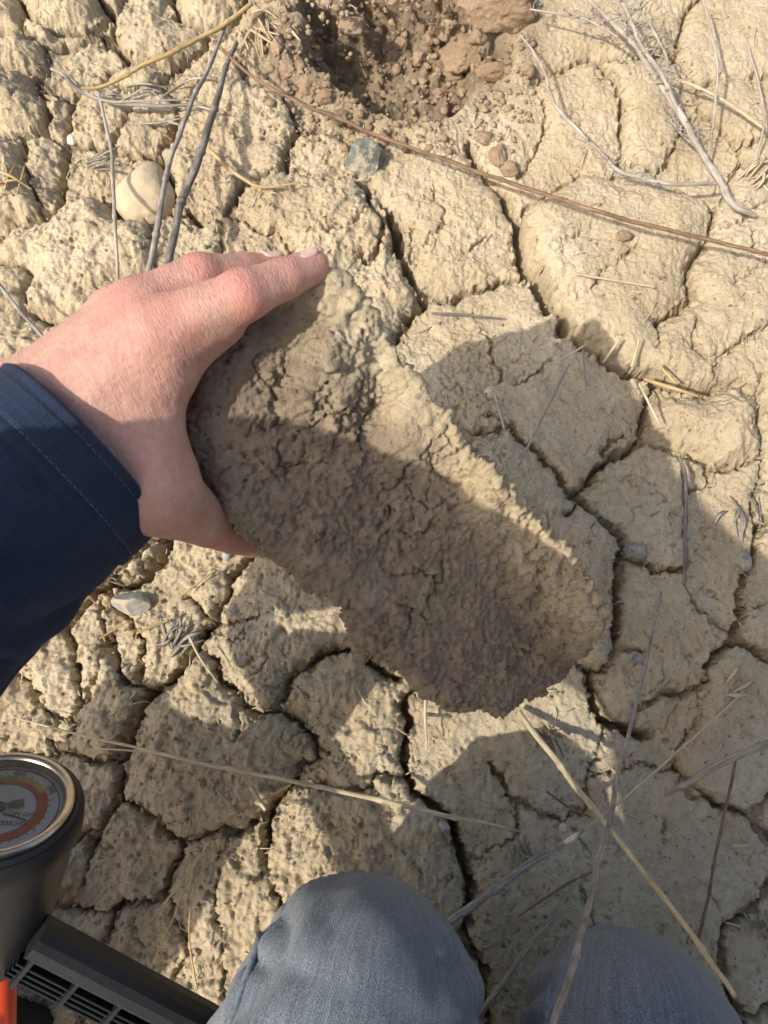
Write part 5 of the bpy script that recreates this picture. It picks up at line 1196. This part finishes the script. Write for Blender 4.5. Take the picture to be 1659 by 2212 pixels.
stem('thick greenish-grey stem entering at the right edge', 5, [(1760, 215, .12, 17), (1659, 262, .115, 16), (1450, 350, .10, 15), (1330, 422, .09, 14), (1215, 488, .08, 9)], 'straw_grey', group=SG)
stem('thin orange-brown stem standing above the right knee', 5, [(1517, 335, .03, 6), (1440, 700, .035, 6.5), (1400, 930, .03, 7), (1352, 1120, .014, 8)], 'straw_brown', group=SG)
stem('greenish-brown stem running down between the knees', 5, [(845, 845, .012, 5), (770, 945, .02, 9), (700, 1045, .03, 11), (600, 1170, .045, 12), (480, 1340, .06, 13), (380, 1480, .07, 13)], 'straw_grey', group=SG)
stem('faint dark twig lying on shaded soil between the knees', 5, [(905, 815, .004, 4), (790, 870, .004, 6), (690, 935, .004, 5), (580, 1012, .003, 3)], 'straw_brown', group=SG)
stem('dark upright stem standing in the crack right of the clod', 3, [(1275, 500, .006, 6), (1298, 580, .012, 8), (1302, 700, .016, 8), (1300, 840, .014, 9), (1296, 1050, .006, 5)], 'straw_dark', group=SG)
stem('thin grey stem slanting over the shaded slab right of the clod', 3, [(800, 100, .016, 4), (720, 260, .02, 5), (640, 420, .02, 5), (580, 545, .012, 4)], 'straw_grey', group=SG)
for i, (lb, t, pts, mn) in enumerate([
    ('pale straw piece bridging the wide crack above the lit lump', 3, [(1120, 165, .012, 8), (1240, 200, .014, 8), (1360, 240, .012, 7)], 'straw_gold'),
    ('pale straw piece lying left of the lit lump', 3, [(1100, 185, .008, 6), (1150, 280, .012, 6), (1192, 360, .006, 6)], 'straw_pale'),
    ('short pale straw piece standing near the clod rim', 3, [(475, 220, .006, 5), (520, 382, .008, 6)], 'straw_pale'),
    ('thin straw beside the wide crack, pointing down', 3, [(855, -10, .01, 4), (872, 200, .006, 4)], 'straw_grey'),
    ('straw piece across the edge of the wide crack', 3, [(878, 12, .014, 5), (755, 85, .006, 5)], 'straw_pale'),
    ('pale straw slanting into the wide crack', 3, [(1015, -10, .012, 6), (945, 95, .006, 6)], 'straw_pale'),
    ('upright straw stub on the right slab edge', 3, [(1100, -10, .014, 5), (1070, 112, .004, 7)], 'straw_pale'),
    ('short straw beside the stub on the right slab', 3, [(1185, 105, .006, 6), (1262, 186, .008, 5)], 'straw_gold'),
    ('dark straw lying on the shaded slab beyond the clod', 2, [(205, 1355, .004, 6), (350, 1362, .005, 6), (505, 1378, .004, 4)], 'straw_dark'),
    ('pale straw lying on the sunlit right slab', 2, [(822, 1184, .003, 6), (1000, 1215, .004, 5), (1170, 1242, .003, 4)], 'straw_pale'),
    ('straw bit on the slab below the grey stone', 4, [(590, 568, .004, 5), (730, 510, .006, 6)], 'straw_gold'),
    ('bent straw hanging over the plate below the leaf bundle', 4, [(820, 585, .008, 6), (870, 680, .006, 5), (940, 780, .004, 3)], 'straw_pale'),
    ('thin straw crossing the slab below the thumb', 4, [(935, 290, .006, 4), (775, 412, .006, 4)], 'straw_gold'),
    ('thin straw on the slab left of the leaf bundle', 4, [(555, 515, .004, 4), (430, 590, .004, 4)], 'straw_gold'),
    ('straw hanging at the lower tip of the clod', 5, [(180, 65, .008, 8), (178, 150, .008, 7), (188, 290, .004, 4)], 'straw_pale'),
    ('dark straw stub at the lower edge of the clod', 5, [(185, 138, .016, 9), (290, 145, .016, 7)], 'straw_dark'),
    ('thin straw beside the slotted handle, left of three', 6, [(1240, 700, .02, 4), (1060, 950, .02, 4), (850, 1215, .01, 3)], 'straw_gold'),
    ('fine drooping straw beside the left knee', 6, [(1160, 905, .01, 3), (1120, 1100, .016, 3), (1115, 1310, .016, 4), (1160, 1570, .006, 4)], 'straw_gold'),
    ('fine straw between its neighbours by the handle', 6, [(1110, 930, .01, 3), (1010, 1170, .014, 3), (880, 1460, .006, 3)], 'straw_gold'),
    ('short orange straw on the lit slab lower centre', 4, [(1260, 1220, .006, 6), (1130, 1290, .004, 5)], 'straw_gold'),
    ('dark woody stub on the lit slab lower centre', 4, [(1080, 1225, .004, 10), (1150, 1330, .005, 9)], 'straw_pale'),
    ('horizontal straw on the far right shaded slab', 5, [(1500, 706, .004, 8), (1590, 700, .004, 7)], 'straw_pale'),
    ('brown stem slanting among the shrub twigs', 2, [(1190, 320, .02, 5), (1350, 380, .025, 7), (1500, 460, .02, 7), (1650, 565, .01, 6)], 'straw_pale'),
    ('thin upright pale stem right of the shrub', 2, [(1365, -40, .05, 5), (1420, 180, .05, 6), (1440, 300, .045, 6), (1430, 450, .03, 6), (1398, 690, .006, 5)], 'twig_grey'),
    ('thin pale stem at the top right edge', 2, [(1555, 150, .03, 4), (1620, 380, .03, 5), (1640, 540, .02, 5), (1600, 700, .006, 4)], 'twig_grey'),
    ('brown bent straw by the sheathed joint', 5, [(700, 470, .006, 5), (800, 540, .008, 5), (890, 580, .006, 4)], 'straw_brown'),
    ('orange straw at the left edge above the slabs', 1, [(-20, 740, .02, 6), (60, 770, .02, 6), (140, 820, .008, 5)], 'straw_gold')]):
    stem(lb, t, pts, mn, 'straw_piece', 'short straw pieces on the soil', 'straw')
def shrub(label, t, branches, mname, twigs):
    first = stem_pts(t, branches[0]); base = first[0]
    root = empty('dry_shrub', (base[0], base[1], 0)); tag(root, label, 'shrub'); inv = Matrix.Translation((base[0], base[1], 0)).inverted()
    rs3 = random.Random(5)
    for bi, br in enumerate(branches):
        q = stem_pts(t, br); o = link('branch', tube_mesh('branch', q), root, M[mname]); o.matrix_parent_inverse = inv
        VV, FF = [], []
        k = twigs if bi else twigs
        q2 = resample(q, 60)
        for i in range(k):
            j = rs3.randrange(8, 58) if bi else rs3.randrange(20, 58); p = q2[j]; d = np.array((rs3.uniform(-1, 1), rs3.uniform(-.3, 1), rs3.uniform(-.2, .9))); d /= np.linalg.norm(d)
            ln = rs3.uniform(.004, .022); r = rs3.uniform(.0004, .0008)
            mid = p[:3]+d*ln*.5+np.array((rs3.uniform(-1, 1), rs3.uniform(-1, 1), rs3.uniform(-1, 1)))*.002
            v, f = sweep([p[:3], mid, p[:3]+d*ln], [r, r*.8, r*.9], 5)
            off = len(VV); VV += v; FF += [tuple(a+off for a in g) for g in f]
            if rs3.random() < .5:   # seed husk at the tip
                c = p[:3]+d*ln; v, f = sweep([c-d*.0014, c, c+d*.0016], [.0003, .0013, .0003], 6); off = len(VV); VV += v; FF += [tuple(a+off for a in g) for g in f]
        me = py_mesh('twig', VV, FF); add_attr(me, 'uvw', np.array([tuple(v) for v in VV], np.float32))
        tw = link('twig', me, o, M[mname]); tw['kind'] = 'stuff'; tw.matrix_parent_inverse = Matrix.Identity(4)
        tw.matrix_parent_inverse = Matrix.Translation((0, 0, 0))
    return root
shrub('silvery grey dead shrub lying across the upper right slabs', 2, [
    [(1600, 935, .002, 9), (1500, 890, .010, 15), (1430, 770, .018, 16), (1350, 640, .025, 15), (1270, 490, .032, 14), (1180, 360, .038, 12), (1090, 220, .045, 10), (1000, 120, .05, 9), (890, 10, .055, 8), (800, -80, .06, 7)],
    [(1275, 500, .032, 10), (1210, 350, .045, 9), (1110, 200, .055, 8), (1060, 80, .06, 8), (1005, -20, .065, 7)],
    [(1440, 795, .016, 8), (1250, 800, .018, 9), (1100, 772, .018, 9), (1010, 740, .02, 9), (930, 660, .024, 8), (830, 560, .028, 8), (740, 460, .03, 7), (690, 310, .03, 6), (640, 220, .03, 5), (585, 150, .03, 4)],
    [(1010, 165, .045, 5), (940, 120, .045, 5), (860, 85, .042, 5), (740, 62, .036, 4), (630, 42, .03, 4)],
    [(1215, 350, .045, 6), (1220, 260, .05, 6), (1170, 150, .055, 6), (1110, 50, .06, 5), (1080, -40, .06, 4)],
    [(1090, 215, .045, 5), (1030, 90, .055, 5), (960, -10, .06, 5)],
    [(1350, 640, .025, 4), (1260, 560, .02, 4), (1210, 470, .012, 3)],
    ], 'twig_grey', 26)
def bundle(name, label, t, cx, cy, spread, k, mname, cat, seed, ln=(30, 70), ang0=0, angs=1.2):
    rs4 = random.Random(seed); a = D(t, cx, cy); g = GT(*a)
    root = empty(name, (float(g[0]), float(g[1]), float(g[2]))); tag(root, label, cat); inv = Matrix.Translation(root.location).inverted()
    for i in range(k):
        x, y = a[0]+rs4.gauss(0, spread), a[1]+rs4.gauss(0, spread*.7); th = ang0+rs4.gauss(0, angs)*.5; l = rs4.uniform(*ln)
        p0 = GT(x, y, .003); p2 = GT(x+math.cos(th)*l, y+math.sin(th)*l, rs4.uniform(.002, .014)); pm = (p0+p2)/2+np.array((rs4.uniform(-1, 1)*.003, rs4.uniform(-1, 1)*.003, rs4.uniform(0, .006)))
        w = rs4.uniform(.0006, .0022)
        q = np.array(resample([p0, pm, p2], 10)); V = []; F = []
        d = q[-1]-q[0]; sd = np.cross(d, (0, 0, 1)); sd /= np.linalg.norm(sd)
        for j, p in enumerate(q):
            ww = w*math.sin(math.pi*(.12+.88*(1-j/9)*.9))*1.0; V += [p-sd*ww, p+np.array((0, 0, ww*.6)), p+sd*ww, p-np.array((0, 0, ww*.25))]
        for j in range(9):
            for c in range(4): F.append((j*4+c, j*4+(c+1) % 4, j*4+4+(c+1) % 4, j*4+4+c))
        F += [(3, 2, 1, 0), (36, 37, 38, 39)]
        me = py_mesh('leaf_blade', V, F); add_attr(me, 'uvw', np.array([tuple(v) for v in V], np.float32))
        o = link('leaf_blade', me, root, M[mname]); o.matrix_parent_inverse = inv
bundle('leaf_bundle', 'bundle of grey dry leaves on the slab below the grey stone', 4, 745, 640, 16, 16, 'straw_grey', 'dry leaves', 3, (40, 80), R(-55), .9)
bundle('leaf_bundle', 'tangle of dry grass under the golden straw, upper left', 1, 620, 430, 34, 18, 'twig_grey', 'dry leaves', 5, (50, 110), R(-8), .5)
bundle('leaf_bundle', 'dry grey leaves in a crack at the left edge', 1, 390, 715, 14, 8, 'straw_grey', 'dry leaves', 7, (30, 60), R(-20), .6)
bundle('leaf_bundle', 'brown dry roots and leaves below the clod tip', 5, 690, 200, 10, 9, 'straw_brown', 'dry leaves', 9, (40, 75), R(60), .5)
bundle('leaf_bundle', 'shrivelled leaf clump beside the crack left of the jointed straw', 5, 600, 690, 14, 9, 'straw_grey', 'dry leaves', 11, (25, 60), R(60), 1.2)
bundle('leaf_bundle', 'pale curled leaf clump at the right edge above the right knee', 5, 1600, 1010, 18, 12, 'straw_grey', 'dry leaves', 13, (25, 60), R(50), 1.6)
bundle('leaf_bundle', 'pale dry tuft at the tip of the slanting stem, right', 5, 1490, 50, 14, 9, 'straw_pale', 'dry leaves', 15, (25, 60), R(-30), 1.0)
bundle('leaf_bundle', 'dry grass tuft along the right edge below the shrub', 2, 1580, 780, 24, 16, 'straw_pale', 'dry leaves', 17, (40, 90), R(-30), 1.0)
bundle('leaf_bundle', 'orange-brown grass tuft at the left edge', 1, 30, 850, 20, 12, 'straw_gold', 'dry leaves', 19, (30, 70), R(-50), 1.2)
bundle('leaf_bundle', 'weathered straw shreds on the rim left of the hollow', 1, 1090, 90, 22, 18, 'straw_pale', 'dry leaves', 21, (40, 90), R(60), 1.0)
bundle('leaf_bundle', 'dry shreds in the gap right of the lit lump', 3, 1540, 700, 18, 9, 'straw_grey', 'dry leaves', 23, (40, 90), R(80), .8)
# ------------------------------------------------------------------ loose straw litter and crumbs (uncountable)
def litter():
    rs5 = random.Random(31); VV, FF = [], []
    for i in range(900):
        px, py = rs5.uniform(-20, PW+20), rs5.uniform(-20, PH+20); l = rs5.choice((10, 14, 18, 24, 34, 48))*rs5.uniform(.6, 1.2); th = rs5.uniform(0, math.pi)
        p0 = GT(px, py, .001); p1 = GT(px+math.cos(th)*l, py+math.sin(th)*l, .001)
        if abs(p0[2]-p1[2]) > .012 or p0[2] < -.02: continue
        r = rs5.uniform(.00025, .0008); sag = np.array((rs5.uniform(-1, 1), rs5.uniform(-1, 1), .5))*.0012*l/20
        v, f = sweep([p0, (p0+p1)/2+sag, p1], [r, r, r*.6], 5); off = len(VV); VV += v; FF += [tuple(a+off for a in g) for g in f]
    me = py_mesh('straw_litter', VV, FF); add_attr(me, 'uvw', np.array([tuple(v) for v in VV], np.float32))
    tag(link('straw_litter', me, mat=M['straw_pale']), 'fine chopped straw bits strewn over the soil', None, kind='stuff')
litter()
def crumbs():
    bm = bmesh.new(); bmesh.ops.create_icosphere(bm, subdivisions=1, radius=1); base = np.array([v.co[:] for v in bm.verts]); fc = np.array([[v.index for v in f.verts] for f in bm.faces]); bm.free()
    rs6 = np.random.RandomState(9); V, F = [], []; k = 0
    for kind, cnt in (('hole', 1100), ('all', 1700)):
        c = 0
        while c < cnt:
            px, py = (rs6.uniform(560, 1150), rs6.uniform(-30, 330)) if kind == 'hole' else (rs6.uniform(-20, PW+20), rs6.uniform(-20, PH+20))
            g = GT(px, py); r = abs(rs6.normal(0, .0022))+.0007 if kind == 'hole' else abs(rs6.normal(0, .0009))+.0004
            r = min(r, .0065); c += 1
            p = base*(1+.30*np.clip(rs6.randn(len(base), 1), -1.6, 1.6))*r*np.array((1, rs6.uniform(.7, 1.1), rs6.uniform(.6, .9)))
            V.append(p+np.array((g[0], g[1], g[2]+r*.35))); F.append(fc+k); k += len(base)
    me = np_mesh('soil_crumbs', np.concatenate(V), np.concatenate(F), False)
    tag(link('soil_crumbs', me, mat=M['soil_crumbs_mat']), 'loose soil crumbs scattered in the hollow and over the slabs', None, kind='stuff')
M['soil_crumbs_mat'] = soil_material('loose_crumbs', (.46, .36, .24), (.36, .265, .17), (.25, .175, .11))
crumbs()
